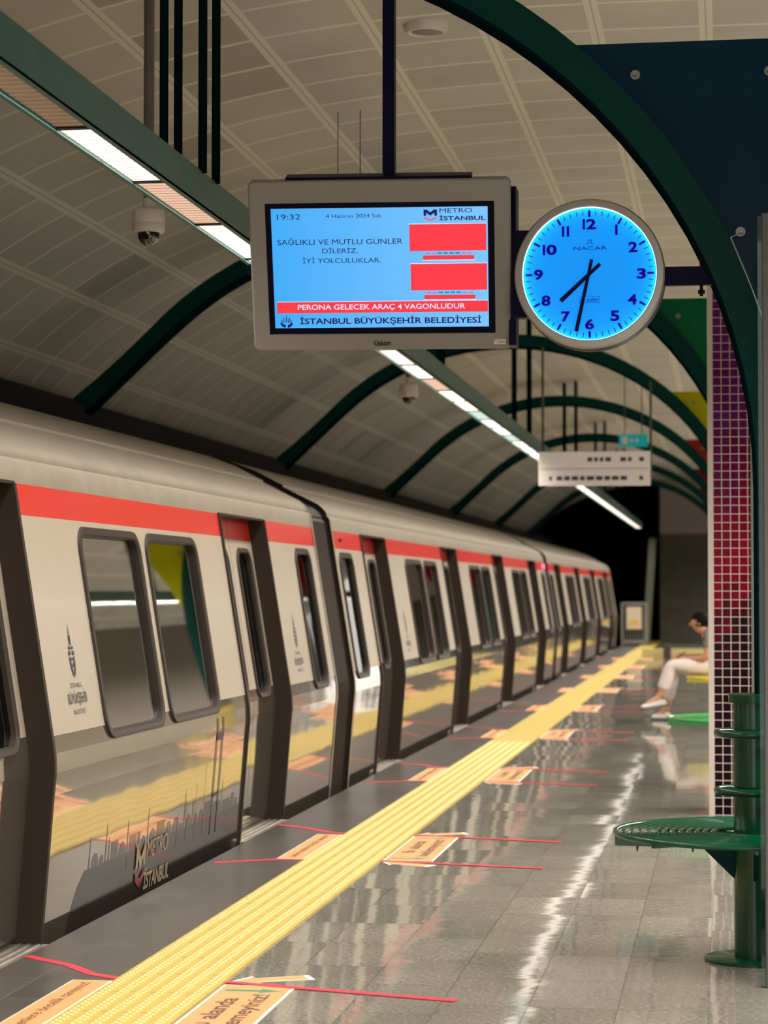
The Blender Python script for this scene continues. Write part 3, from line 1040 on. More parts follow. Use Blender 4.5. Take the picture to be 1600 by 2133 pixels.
for nmb, (u, v) in NUM.items():
    bm = B()
    hw = {1: 0.004, 11: 0.014, 10: 0.027, 12: 0.026}.get(nmb, 0.0175)
    if nmb in (1, 11):
        rect2(bm, u - hw, u - hw + 0.0095, v - 0.0205, v + 0.0205, 0, -0.008)
        if nmb == 11:
            rect2(bm, u + hw - 0.0095, u + hw, v - 0.0205, v + 0.0205, 0, -0.008)
    elif nmb in (10, 12):
        rect2(bm, u - hw, u - hw + 0.0095, v - 0.0205, v + 0.0205, 0, -0.008)
        lettering(bm, str(nmb)[1], (u - hw + 0.014, u + hw, v - 0.0205, v + 0.0205), 0, depth=-0.008, bold=0.035)
    else:
        lettering(bm, str(nmb), (u - hw, u + hw, v - 0.0205, v + 0.0205), 0, depth=-0.008, bold=0.035)
    obj('numeral', place(bm, KM), 'clocknum', t)
bm = B()
lettering(bm, 'NACAR', (-0.061, 0.067, 0.093, 0.107), 0, depth=-0.008)
for j in range(28):                                   # small omega-like mark over the name
    a0, a1 = math.radians(-55 + j * 290 / 28), math.radians(-55 + (j + 1) * 290 / 28)
    poly2(bm, [(0.002 + r * math.cos(a), 0.126 + r * math.sin(a)) for r, a in ((0.0055, a0), (0.0078, a0), (0.0078, a1), (0.0055, a1))], 0, -0.008)
rect2(bm, -0.013, -0.001, 0.1165, 0.1185, 0, -0.008); rect2(bm, 0.005, 0.017, 0.1165, 0.1185, 0, -0.008)
obj('maker_name', place(bm, KM), 'clocknum', t)
bm = B()
lettering(bm, 'adet', (-0.012, 0.034, -0.106, -0.091), 0, depth=-0.008, shear=0.2)
for a0, a1, b0, b1 in ((-0.038, 0.038, -0.111, -0.1098), (-0.038, 0.038, -0.0875, -0.0863), (-0.038, -0.0368, -0.111, -0.0863), (0.0368, 0.038, -0.111, -0.0863)):
    rect2(bm, a0, a1, b0, b1, 0, -0.008)
obj('dial_mark', place(bm, KM), 'clocknum', t)
def hand(name, tip, tail, w0, w1, dep):
    tip, tail = Vector(tip), Vector(tail)
    d = (tip - tail).normalized(); q = Vector((-d.y, d.x))
    bm = B()
    prism(bm, [(*(tail - q * w0), dep), (*(tip - q * w1), dep), (*(tip + q * w1), dep), (*(tail + q * w0), dep)], (0, 0, 0.0025))
    obj(name, place(fix(bm), KM), 'hand', t)
hand('hour_hand', (-0.111, -0.103), (0.041, 0.038), 0.0065, 0.0085, -0.005)
hand('minute_hand', (-0.051, -0.222), (0.009, 0.055), 0.0060, 0.0075, -0.001)
bm = B(); box(bm, -0.30, 0.01, 8.80, 8.83, 2.574, 2.646); obj('support_arm', bm, 'navy', t)
bm = B(); box(bm, -0.826, -0.74, 8.80, 8.86, 2.46, 2.80); obj('side_mount', bm, 'navy', t)
for zz, s in ((2.646, 1), (2.574, -1)):
    bm = B()
    cyl(bm, (-0.092, 8.79, zz), (-0.092, 8.79, zz + s * 0.045), 0.007, n=10)
    cyl(bm, (-0.092, 8.79, zz + s * 0.022), (-0.092, 8.79, zz + s * 0.036), 0.015, n=6)
    obj('clamp_bolt', bm, 'black', t)

# ------------------------------------------------------------------ benches
def bench(y, label, seatm, postm):
    cx = 0.10
    t = thing('round_bench', label, 'bench', (cx, y, 0), 'round benches under the arches')
    bm = B(); lathe(bm, (cx, y, 0), [(0, 0.012), (0.188, 0.012), (0.193, 0.009), (0.193, 0.0)], 48); obj('base_plate', bm, postm, t, smooth=True)
    bm = B()
    lathe(bm, (cx, y, 0), [(0.080, 0.012), (0.080, 0.995)], 40)
    obj('post', bm, postm, t, smooth=True)
    bm = B(); lathe(bm, (cx, y, 0), [(0.080, 0.972), (0.096, 0.974), (0.098, 1.004), (0.093, 1.008), (0, 1.008)], 40); obj('post_cap', bm, postm, t, smooth=True)
    for z in (0.858, 0.640):
        bm = B()
        tube(bm, [(cx + 0.140 * math.cos(a), y + 0.140 * math.sin(a), z) for a in [2 * PI * i / 48 for i in range(48)]], 0.0145, 12, closed=True)
        r_ = obj('back_ring', bm, postm, t, smooth=True)
        bm = B()
        for a in (0.6, 2.7, 4.8):
            cyl(bm, (cx + 0.075 * math.cos(a), y + 0.075 * math.sin(a), z), (cx + 0.14 * math.cos(a), y + 0.14 * math.sin(a), z), 0.006, n=8)
        obj('ring_bracket', bm, postm, r_)
    bm = B()
    for j in range(12):
        r = 0.160 + j * 0.0307
        tube(bm, [(cx + r * math.cos(a), y + r * math.sin(a), 0.482) for a in [2 * PI * i / 72 for i in range(72)]], 0.0085, 8, closed=True)
    s_ = obj('seat', bm, seatm, t, smooth=True)
    bm = B()
    tube(bm, [(cx + 0.528 * math.cos(a), y + 0.528 * math.sin(a), 0.480) for a in [2 * PI * i / 72 for i in range(72)]], 0.0105, 10, closed=True)
    obj('seat_rim', bm, seatm, t, smooth=True)
    bm = B()
    for j in range(8):
        a = j * PI / 4
        d = Vector((math.cos(a), math.sin(a), 0)); q = Vector((-d.y, d.x, 0)) * 0.006
        c = Vector((cx, y, 0))
        lo_ = 0.424 if j < 5 else 0.456
        pts = [c + d * 0.08 + Vector((0, 0, 0.474)), c + d * 0.530 + Vector((0, 0, 0.474)), c + d * 0.530 + Vector((0, 0, lo_)), c + d * 0.08 + Vector((0, 0, lo_ - 0.006))]
        prism(bm, [p - q for p in pts], q * 2)
    obj('spokes', fix(bm), postm, t)
    for a in (PI, 0, PI / 2, -PI / 2):
        d = Vector((math.cos(a), math.sin(a), 0)); q = Vector((-d.y, d.x, 0)) * 0.008
        c = Vector((cx, y, 0))
        pts = [c + d * 0.075 + Vector((0, 0, 0.424)), c + d * 0.19 + Vector((0, 0, 0.424)), c + d * 0.19 + Vector((0, 0, 0.414)), c + d * 0.078 + Vector((0, 0, 0.305))]
        bm = B(); prism(bm, [p - q for p in pts], q * 2)
        obj('gusset', fix(bm), 'green' if postm == 'benchgreen' else postm, t)
    for a, r in ((PI, 0.445), (PI, 0.235)):
        bm = B(); cyl(bm, (cx + r * math.cos(a), y + r * math.sin(a), 0.426), (cx + r * math.cos(a), y + r * math.sin(a), 0.404), 0.006, 0.003, n=8)
        obj('screw', bm, postm, t)
    return t
bench(8.8, 'nearest dark green round bench with slatted seat rings and backrest post', 'benchgreen', 'benchgreen')
bench(16.65, 'bright green round bench seen partly behind the mosaic column', 'benchlime', 'benchlime')
bench(24.5, 'yellow round bench with the seated person on it', 'benchyellow', 'benchyellow')

# ------------------------------------------------------------------ mosaic column, grey totem, bag
cy0 = 14.42
t = thing('mosaic_column', 'tall square column of crimson and violet mosaic tiles with steel corners', 'column', (-0.085, cy0, 0))
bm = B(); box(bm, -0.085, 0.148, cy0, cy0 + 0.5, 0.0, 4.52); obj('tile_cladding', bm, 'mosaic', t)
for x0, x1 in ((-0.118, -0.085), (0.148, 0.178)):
    bm = B(); box(bm, x0, x1, cy0 - 0.008, cy0 + 0.51, 0, 4.52); obj('corner_trim', bm, 'trimsteel' if x0 < 0 else 'trimshaded', t)

t = thing('grey_totem', 'tall grey panel with glass edge standing before the round bench, cut by frame', 'panel', (0.4, 8.20, 0))
bm = B(); box(bm, 0.128, 0.78, 8.18, 8.23, 0.0, 2.745, bev=0.004); obj('panel', bm, 'totem', t)
bm = B(); box(bm, 0.1125, 0.128, 8.195, 8.212, 0.0, 2.735); obj('glass_edge', bm, 'clear', t)

t = thing('dark_bag', 'dark mauve flat-topped bag on the floor at the lower right corner', 'bag', (0.2, 6.6, 0))
bm = B(); box(bm, 0.062, 0.40, 6.42, 6.80, 0.0, 0.118, bev=0.012); obj('body', bm, 'bag', t, smooth=True)
bm = B(); box(bm, 0.105, 0.12, 6.40, 6.82, 0.112, 0.124, bev=0.002); obj('strap', bm, 'black', t)

# ------------------------------------------------------------------ hanging direction sign and exit sign
t = thing('direction_sign', 'white two line direction sign hanging from the third arch', 'sign', (-1.4, 24.4, 2.7))
bm = B(); box(bm, -1.995, -0.803, 24.37, 24.43, 2.52, 2.885, bev=0.006); f_ = obj('sign_box', bm, 'signface', t)
SM = Matrix(((1, 0, 0, 0), (0, 0, -1, 24.368), (0, 1, 0, 0), (0, 0, 0, 1)))
bm = B()
for z, marks in ((2.80, ((-1.47, -1.42), (-1.40, -1.36), (-1.34, -1.30), (-1.28, -1.22), (-1.12, -1.06), (-1.04, -1.00), (-0.92, -0.87))), (2.60, ((-1.88, -1.85), (-1.80, -1.74), (-1.72, -1.66), (-1.64, -1.57), (-1.55, -1.50), (-1.48, -1.40), (-1.38, -1.31), (-1.29, -1.23), (-1.21, -1.14), (-1.12, -1.05), (-0.92, -0.88)))):
    for a, b in marks:
        rect2(bm, a, b, z - 0.022, z + 0.022, 0)
rect2(bm, -1.97, -0.83, 2.698, 2.704, 0)
obj('lettering', place(bm, SM), 'signink', f_)
for x, zt in ((-1.955, 4.02), (-0.80, 3.64)):
    bm = B(); cyl(bm, (x, 24.47, 2.60), (x, 24.47, zt), 0.014, n=10); obj('hanger_rod', bm, 'endpost', t)

t = thing('exit_sign', 'small glowing green exit sign hanging beyond the white direction sign', 'sign', (-1.3, 32.3, 3.52))
bm = B(); box(bm, -1.50, -1.10, 32.27, 32.33, 3.43, 3.605, bev=0.005); f_ = obj('lit_box', bm, 'exitgreen', t)
bm = B()
box(bm, -1.46, -1.38, 32.262, 32.268, 3.47, 3.57); box(bm, -1.35, -1.30, 32.262, 32.268, 3.50, 3.54)
prism(bm, [(-1.27, 32.268, 3.49), (-1.27, 32.268, 3.55), (-1.21, 32.268, 3.52)], (0, -0.006, 0))
obj('pictogram', fix(bm), 'white', f_)
for x in (-1.42, -1.18):
    bm = B(); cyl(bm, (x, 32.3, 3.60), (x, 32.3, cz(x)), 0.008, n=8); obj('hanger_rod', bm, 'endpost', t)

# ------------------------------------------------------------------ platform end: gate and leaning post
t = thing('end_gate', 'grey metal gate with cream poster at the far platform end', 'gate', (-2.35, 58.2, 0))
bm = B()
for x in (-2.64, -2.03):
    box(bm, x - 0.03, x + 0.03, 58.17, 58.23, 0, 1.10)
box(bm, -2.64, -2.03, 58.17, 58.23, 1.04, 1.10); box(bm, -2.64, -2.03, 58.17, 58.23, 0.06, 0.14)
obj('frame', bm, 'gate', t)
for x in [-2.55 + 0.075 * i for i in range(7)]:
    bm = B(); cyl(bm, (x, 58.2, 0.10), (x, 58.2, 1.06), 0.012, n=8); obj('bar', bm, 'gate', t)
bm = B(); box(bm, -2.53, -2.15, 58.13, 58.15, 0.42, 0.98); p_ = obj('poster', bm, 'poster', t, label='cream poster with yellow lower part')
bm = B(); box(bm, -2.46, -2.22, 58.124, 58.13, 0.52, 0.66); obj('yellow_field', bm, 'posteryellow', p_)
t = thing('leaning_post', 'slim grey-green post leaning beside the far gate', 'post', (-2.05, 59, 0))
bm = B()
prism(bm, [(-2.16, 59, 0), (-1.98, 59, 0), (-1.80, 59, 2.75), (-1.98, 59, 2.75)], (0, 0.15, 0))
obj('shaft', fix(bm), 'endpost', t)
bm = B(); box(bm, -1.30, -1.14, 46.9, 47.05, 0.0, 0.30, bev=0.02)
tag(obj('short_bollard', bm, 'bag'), 'short dark bollard beside the pale yellow kerb at the far end', 'bollard')

# ------------------------------------------------------------------ floor stickers, arrows and tapes at every door
def flat(name, pts, mat, z, label, cat, group, h=0.0012):
    bm = B()
    prism(bm, [(p[0], p[1], z) for p in pts], (0, 0, h))
    return tag(obj(name, fix(bm), mat), label, cat, group)
def tape_pts(pl, w=0.021):
    P = [Vector(p) for p in pl]
    lft, rgt = [], []
    for i, p in enumerate(P):
        d = (P[min(i + 1, len(P) - 1)] - P[max(i - 1, 0)]).normalized()
        q = Vector((-d.y, d.x)) * w
        lft.append(p + q); rgt.append(p - q)
    return [tuple(p) for p in lft + rgt[::-1]]
NTH = ['first', 'second', 'third', 'fourth', 'fifth', 'sixth', 'seventh', 'eighth', 'ninth']
for k in range(9):
    yt = 7.985 + 4.95 * k
    yb = yt - 1.2
    near = NTH[k]
    at = 'at the %s train door' % ('nearest' if k == 0 else near)
    # left sticker, one line of text
    t = thing('floor_sticker', 'narrow orange sticker left of the yellow strip, ' + at, 'sticker', (-2.25, yb, 0.0), 'narrow orange stickers left of the strip')
    bm = B(); box(bm, -2.335, -2.184, yb, yt, 0.0004, 0.0014); obj('border', bm, 'white', t)
    bm = B(); box(bm, -2.330, -2.194, yb + 0.006, yt - 0.006, 0.0014, 0.0018); obj('face', bm, 'orange', t)
    if k < 5:
        RM = Matrix(((0, -1, 0, 0), (1, 0, 0, 0), (0, 0, 1, 0), (0, 0, 0, 1)))   # u -> +y, v -> -x
        bm = B(); lettering(bm, 'Lütfen inenlere öncelik tanıyınız!', (yb + 0.06, yt - 0.05, 2.238, 2.292), 0, depth=0.0022, bold=0.01)
        obj('lettering', place(bm, RM), 'brownink', t)
    # right sticker, two lines and two green arrows
    t = thing('floor_sticker', 'wide orange sticker right of the yellow strip, ' + at, 'sticker', (-1.65, yb, 0.0), 'wide orange stickers right of the strip')
    bm = B(); box(bm, -1.773, -1.512, yb, yt - 0.02, 0.0004, 0.0014); obj('border', bm, 'white', t)
    bm = B(); box(bm, -1.765, -1.522, yb + 0.006, yt - 0.026, 0.0014, 0.0018); obj('face', bm, 'orange', t)
    if k < 5:
        bm = B()
        lettering(bm, 'Bu', (yb + 0.36, yb + 0.475, 1.660, 1.728), 0, depth=0.0022, bold=0.02)
        obj('lettering', place(bm, RM), 'brownink', t)
        bm = B()
        lettering(bm, 'alanda', (yb + 0.535, yb + 0.92, 1.660, 1.728), 0, depth=0.0022, bold=0.02)
        obj('lettering', place(bm, RM), 'brownink', t)
        bm = B()
        lettering(bm, 'beklemeyiniz!', (yb + 0.20, yb + 1.0, 1.548, 1.632), 0, depth=0.0022, bold=0.02)
        obj('lettering', place(bm, RM), 'brownink', t)
    for yy in (yb + 0.10, yt - 0.13):
        bm = B()
        pts = [(-1.745, yy - 0.017), (-1.615, yy - 0.017), (-1.625, yy - 0.045), (-1.545, yy), (-1.625, yy + 0.045), (-1.615, yy + 0.017), (-1.745, yy + 0.017)]
        prism(bm, [(p[0], p[1], 0.0018) for p in pts], (0, 0, 0.0004)); obj('green_arrow', fix(bm), 'greenink', t)
    # red tapes
    flat('red_tape', tape_pts([(-2.66, yt + 0.49), (-2.44, yt + 0.31), (-2.30, yt + 0.13), (-2.185, yt + 0.06)]), 'tape', 0.0004, 'short red tape beyond the narrow sticker, ' + at, 'tape', 'red tapes above the narrow stickers')
    flat('red_tape', tape_pts([(-2.62, yb - 0.22), (-2.33, yb - 0.03), (-2.185, yb - 0.03)]), 'tape', 0.0004, 'short red tape before the narrow sticker, ' + at, 'tape', 'red tapes below the narrow stickers')
    flat('red_tape', tape_pts([(-1.775, yt + 0.03), (-0.92, yt - 0.22)]), 'tape', 0.0022, 'long red tape beyond the wide sticker, ' + at, 'tape', 'long red tapes above the wide stickers')
    flat('red_tape', tape_pts([(-1.775, yb - 0.03), (-0.925, yb - 0.23)]), 'tape', 0.0022, 'long red tape before the wide sticker, ' + at, 'tape', 'long red tapes below the wide stickers')
    # pale orange arrows pointing to the strip
    for s, yc, wd in ((1, yt + 0.05, 'far'), (-1, yb - 0.07, 'near')):
        d = Vector((0.30, s * 0.14)).normalized(); q = Vector((-d.y, d.x))
        h = Vector((-1.765, yc))
        pts = [h, h + d * 0.10 + q * 0.085, h + d * 0.085 + q * 0.036, h + d * 0.30 + q * 0.046, h + d * 0.30 - q * 0.046, h + d * 0.085 - q * 0.036, h + d * 0.10 - q * 0.085]
        t = thing('floor_arrow', 'pale orange arrow at the %s end of the wide sticker, %s' % (wd, at), 'arrow', (-1.65, yc, 0), 'pale orange floor arrows')
        bm = B(); prism(bm, [(p.x, p.y, 0.0004) for p in pts], (0, 0, 0.001)); obj('border', fix(bm), 'white', t)
        c = sum(pts, Vector((0, 0))) / len(pts)
        bm = B(); prism(bm, [((p.x - c.x) * 0.86 + c.x, (p.y - c.y) * 0.86 + c.y, 0.0014) for p in pts], (0, 0, 0.0004)); obj('face', fix(bm), 'orange', t)

# ------------------------------------------------------------------ metro train
NEAR = [(-0.14, -2.757), (0.0, -2.744), (0.57, -2.699), (0.66, -2.690), (0.74, -2.692), (0.81, -2.703), (1.705, -2.847), (1.838, -2.868)]
ROOF = [(1.838, -2.868), (1.925, -2.882), (1.945, -2.902), (1.965, -2.902), (2.00, -2.93), (2.03, -2.965), (2.16, -3.225), (2.175, -3.228), (2.195, -3.27), (2.28, -3.43), (2.35, -3.62), (2.40, -3.85), (2.415, -4.05)]
XM = -4.05
def sx(z, off=0.0):
    P = NEAR
    if z <= P[0][0]: return P[0][1] + off
    for (z0, x0), (z1, x1) in zip(P, P[1:]):
        if z <= z1:
            return x0 + (x1 - x0) * (z - z0) / (z1 - z0) + off
    return P[-1][1] + off
def panel(bm, ys, zs, holes, off, mat_of):
    """sheet on the car's side profile, cells inside a hole left open"""
    vv = {}
    def V(y, z):
        if (y, z) not in vv:
            vv[(y, z)] = bm.verts.new((sx(z, off), y, z))
        return vv[(y, z)]
    for ya, yb in zip(ys, ys[1:]):
        for za, zb in zip(zs, zs[1:]):
            ym, zm = (ya + yb) / 2, (za + zb) / 2
            if any(h[0] < ym < h[1] and h[2] < zm < h[3] for h in holes):
                continue
            f = bm.faces.new((V(ya, za), V(yb, za), V(yb, zb), V(ya, zb)))
            f.material_index = mat_of(zm)
def on_side(bm, off=0.003):
    """bm drawn in (y, z) -> laid on the car's side"""
    for z, x in NEAR[1:-1]:
        g = bm.verts[:] + bm.edges[:] + bm.faces[:]
        bmesh.ops.bisect_plane(bm, geom=g, plane_co=(0, z, 0), plane_no=(0, 1, 0))
    for v in bm.verts:
        y, z, w = v.co
        v.co = (sx(z, off + w), y, z)
    return bm
WZ0, WZ1 = 0.745, 1.685
def side_window(parent, y0, y1, z0=WZ0, z1=WZ1, off=0.0, fr=0.042, name='window'):
    bm = B()
    def lp(ins, w, r):
        return [(sx(z, off + w), y, z) for y, z in rrect(y0 + ins, y1 - ins, z0 + ins, z1 - ins, r, 6)]
    strip(bm, [lp(0, 0.0, 0.11), lp(0.004, 0.012, 0.107), lp(fr - 0.008, 0.012, 0.075), lp(fr, 0.004, 0.07), lp(fr, -0.03, 0.07)], 0, closed=True)
    w = obj(name, fix(bm), 'rubber', parent, smooth=True)
    bm = B()
    a = rrect(y0 + fr - 0.003, y1 - fr + 0.003, z0 + fr - 0.003, z1 - fr + 0.003, 0.07, 6)
    bm.faces.new([bm.verts.new((sx(z, off - 0.018), y, z)) for y, z in a])
    obj('pane', fix(bm), 'glass', w)
    return w
STR0, STR1 = 1.708, 1.838
def car(y0, y1, doors, wins, label, nose=0.0):
    t = thing('metro_car', label, 'train car', (XM, y0, -0.9), 'silver and cream metro cars')
    holes = [(f - 1.30, f, -1, 1.838) for f in doors]
    wh = [(a + 0.03, b - 0.03, WZ0 + 0.03, WZ1 - 0.03) for a, b in wins]
    ys = sorted({y0, y1, *[v for h in holes + wh for v in h[:2]]})
    zs = sorted({p[0] for p in NEAR if p[0] < 1.72} | {0.81, STR0, WZ0 + 0.03, WZ1 - 0.03})
    bm = B(); panel(bm, ys, zs, holes + wh, 0.0, lambda z: 0 if z > 0.81 else 1)
    obj('side_panel', bm, ['cream', 'lower'], t)
    bm = B(); panel(bm, ys, [STR0, STR1], holes, 0.0, lambda z: 0)
    obj('red_stripe', bm, 'stripe', t)
    # roof and the far side
    pr = [(x, z) for z, x in ROOF]
    pr = pr + [(2 * XM - x, z) for x, z in reversed(pr[:-1])]
    bm = B(); strip(bm, [[(x, y, z) for x, z in pr] for y in (y0, y1)], 0)
    obj('roof', bm, 'roof', t, smooth=True)
    bm = B()
    fs = [(2 * XM - x, z) for z, x in NEAR]
    strip(bm, [[(x, y, z) for x, z in fs] for y in (y0, y1)], 0)
    box(bm, 2 * XM + 2.90, -2.96, y0, y1, -0.14, -0.02, 0)
    obj('interior_shell', bm, 'inner', t)
    # end walls
    for ye in (y0, y1):
        ring = [(x, z) for z, x in NEAR] + pr[1:] + [(2 * XM - x, z) for z, x in reversed(NEAR[:-1])]
        if nose and ye == y1:
            bm = B()
            loops = []
            for i in range(9):
                a = i / 8 * PI / 2
                k = 0.30 + 0.70 * math.cos(a) ** 0.55 if i < 8 else 0.30
                loops.append([(XM + (x - XM) * (0.35 + 0.65 * k), ye + nose * math.sin(a), 1.0 + (z - 1.0) * (0.45 + 0.55 * k)) for x, z in ring])
            strip(bm, loops, 0)
            bm.faces.new([v for v in bm.verts[-len(ring):]])
            obj('cab_nose', fix(bm), 'roof', t, smooth=True)
        else:
            s = 1 if ye == y0 else -1
            bm = B()
            bm.faces.new([bm.verts.new((x, ye + s * 0.02, z)) for x, z in ring])
            obj('end_wall', bm, 'brown', t)
            bm = B()   # light edge strip closing the body end
            strip(bm, [[(x, ye, z) for x, z in ring], [(x, ye + s * 0.045, z) for x, z in ring]], 0)
            for v in bm.verts:
                v.co.x += 0.004 if v.co.x > XM else -0.004
            obj('end_edge', bm, 'roof', t)
    # doors
    for f in doors:
        n_ = f - 1.30
        bm = B()
        zs2 = [-0.06] + [p[0] for p in NEAR if 0 <= p[0]]
        for ya, yb in ((n_, n_ + 0.03), (f - 0.03, f)):
            for zz0, zz1 in zip(zs2, zs2[1:]):
                v = [bm.verts.new(p) for p in ((sx(zz0, 0.012), ya, zz0), (sx(zz0, -0.115), ya, zz0), (sx(zz1, -0.115), ya, zz1), (sx(zz1, 0.012), ya, zz1), (sx(zz0, 0.012), yb, zz0), (sx(zz0, -0.115), yb, zz0), (sx(zz1, -0.115), yb, zz1), (sx(zz1, 0.012), yb, zz1))]
                for q in ((0, 1, 2, 3), (7, 6, 5, 4), (0, 3, 7, 4), (1, 5, 6, 2)):
                    bm.faces.new([v[i] for i in q])
        box(bm, sx(1.83, -0.115), sx(1.83, 0.004), n_, f, 1.832, 1.845, 0)
        obj('door_frame', fix(bm), 'brown', t)
        bm = B(); box(bm, -2.93, -2.705, n_ + 0.01, f - 0.01, -0.06, -0.022, 0)
        for j in range(5):
            box(bm, -2.90 + j * 0.038, -2.888 + j * 0.038, n_ + 0.02, f - 0.02, -0.022, -0.017, 0)
        obj('door_sill', bm, 'alu', t)
        for a, b in ((n_ + 0.03, n_ + 0.622), (n_ + 0.628, f - 0.03)):
            wa, wb = a + 0.13, b - 0.10
            zz = sorted({-0.015, 0.57, 0.66, 0.74, 0.81, 1.72, 1.836, 0.78, 1.66})
            bm = B()
            hole = (wa + 0.03, wb - 0.03, 0.78, 1.63)
            zz = sorted({-0.015, 0.0, 0.57, 0.66, 0.74, 0.78, 0.81, 1.63, 1.706, 1.836})
            panel(bm, [a, wa + 0.03, wb - 0.03, b], zz, [hole], -0.095, lambda z: 2 if z > 1.706 else (0 if z > 0.81 else (1 if z > 0.2 else 3)))
            lf = obj('sliding_door', bm, ['cream', 'lower', 'stripe', 'skirt'], t)
            side_window(lf, wa, wb, 0.75, 1.66, -0.095, 0.034, 'door_window')
    for a, b in wins:
        side_window(t, a, b)
    # rubbing strip under the body
    for a, b in zip([y0] + list(doors), [f - 1.30 for f in doors] + [y1]):
        bm = B(); box(bm, -2.80, -2.742, a, b, -0.24, -0.135, 0); obj('lower_ledge', bm, 'skirt', t)
    # seats along the far side
    prev = y0 + 0.3
    for f in list(doors) + [y1 + 1.30]:
        e = min(f - 1.35, y1 - 0.3)
        if e - prev > 0.6:
            bm = B(); box(bm, -5.35, -4.90, prev, e, 0.30, 0.42, 0, 0.03); box(bm, -5.37, -5.28, prev, e, 0.42, 0.86, 0, 0.03)
            obj('bench_seat', bm, 'seat', t)
            bm = B(); box(bm, -3.28, -2.90, e - 0.06, e - 0.03, 0.35, 0.98, 0, 0.01)
            obj('draught_screen', bm, 'seat', t)
        prev = f + 0.1
    return t
F1 = [-1.2, 3.86, 8.92, 13.97]
W1 = []
for f in F1[:3]:
    W1 += [(f + 0.80, f + 1.86), (f + 1.97, f + 3.07)]
W1.append((14.82, 15.38))
car1 = car(-3.8, 15.68, F1, W1, 'nearest metro car, with municipality emblem and operator logo on its side')
F2 = [19.03, 24.10, 29.15, 34.20]
W2 = [(16.56, 17.18)]
for f in F2[:3]:
    W2 += [(f + 1.00, f + 2.12), (f + 2.24, f + 3.22)]
W2.append((35.0, 35.6))
car2 = car(16.42, 35.95, F2, W2, 'second metro car from the camera, behind the first dark gangway')
F3 = [39.22, 44.28, 49.34, 54.40]
W3 = [(36.75, 37.4)]
for f in F3[:3]:
    W3 += [(f + 1.00, f + 2.12), (f + 2.24, f + 3.22)]
W3.append((55.0, 55.8))
car3 = car(36.62, 56.3, F3, W3, 'farthest metro car with rounded nose before the dark tunnel', nose=2.0)

# gangways between cars
for ya, yb, lab in ((15.70, 16.40, 'dark ribbed gangway bellows between nearest and second metro cars'), (35.97, 36.60, 'dark gangway bellows between second and farthest metro cars')):
    ring = [(x, z) for z, x in NEAR] + [(x, z) for z, x in ROOF[1:]]
    ring = ring + [(2 * XM - x, z) for x, z in reversed(ring[:-1])]
    bm = B()
    rows = []
    n = 14
    for i in range(n + 1):
        y = ya + (yb - ya) * i / n
        k = 0.955 if i % 2 else 0.975
        rows.append([(XM + (x - XM) * k, y, 1.0 + (z - 1.0) * k) for x, z in ring])
    strip(bm, rows, 0)
    tag(obj('gangway_bellows', fix(bm), 'brown'), lab, 'gangway', 'gangways between metro cars')

# graphics on the nearest car: skyline film, operator logo, emblem
def film(name, parent, mats, draw, off=0.0007):
    bm = B(); draw(bm)
    bmesh.ops.triangulate(bm, faces=bm.faces[:])
    on_side(bm, off)
    return obj(name, bm, mats, parent)
def skyline(ys, ye, rnd):
    def d(bm):
        rect2(bm, ys + 0.55, ye, -0.138, 0.20, 0, 0)
        pts = [(ys + 0.28, -0.138), (ys + 0.55, -0.138), (ys + 0.55, 0.20), (ys + 0.45, 0.14), (ys + 0.36, 0.04)]
        poly2(bm, pts, 0, 0)
        rect2(bm, ys, ys + 0.28, -0.138, -0.11, 0, 0)
        y = ys + 0.60
        while y < ye - 0.12:
            k = rnd.random()
            if k < 0.35:      # minaret
                h = rnd.uniform(0.08, 0.20)
                poly2(bm, [(y, 0.20), (y + 0.022, 0.20), (y + 0.018, 0.20 + h * 0.8), (y + 0.011, 0.20 + h), (y + 0.004, 0.20 + h * 0.8)], 1, 0)
                y += 0.05
            elif k < 0.65:    # dome
                r = rnd.uniform(0.03, 0.07)
                poly2(bm, [(y, 0.20), (y + 2 * r, 0.20)] + [(y + r + r * math.cos(a), 0.21 + r * 0.9 * math.sin(a)) for a in [i * PI / 12 for i in range(13)]], 1, 0)
                y += 2 * r + 0.02
            else:             # block
                w, h = rnd.uniform(0.04, 0.20), rnd.uniform(0.02, 0.09)
                rect2(bm, y, y + w, 0.20, 0.20 + h, 1, 0)
                y += w + 0.02
    return d
rnd = random.Random(3)
film('skyline_graphic', car1, ['skirt', 'skyline'], skyline(8.95, 12.65, rnd))
film('skyline_graphic', car1, ['skirt', 'skyline'], skyline(3.90, 7.60, rnd))
def bridge(bm):
    for y in (11.90, 12.035):
        rect2(bm, y, y + 0.022, 0.10, 0.72, 0, 0)
    rect2(bm, 11.90, 12.057, 0.60, 0.64, 0, 0)
    rect2(bm, 11.90, 12.057, 0.30, 0.315, 0, 0)
film('bridge_tower', car1, 'towerblue', bridge, 0.0035)
def cables(bm):
    for j in range(9):
        y = 10.2 + j * 0.19
        top = 0.17 + 0.42 * ((j - 1) / 8) ** 2
        rect2(bm, y, y + 0.006, 0.12, top, 0, 0)
film('bridge_cables', car1, 'skyline', cables, 0.0032)
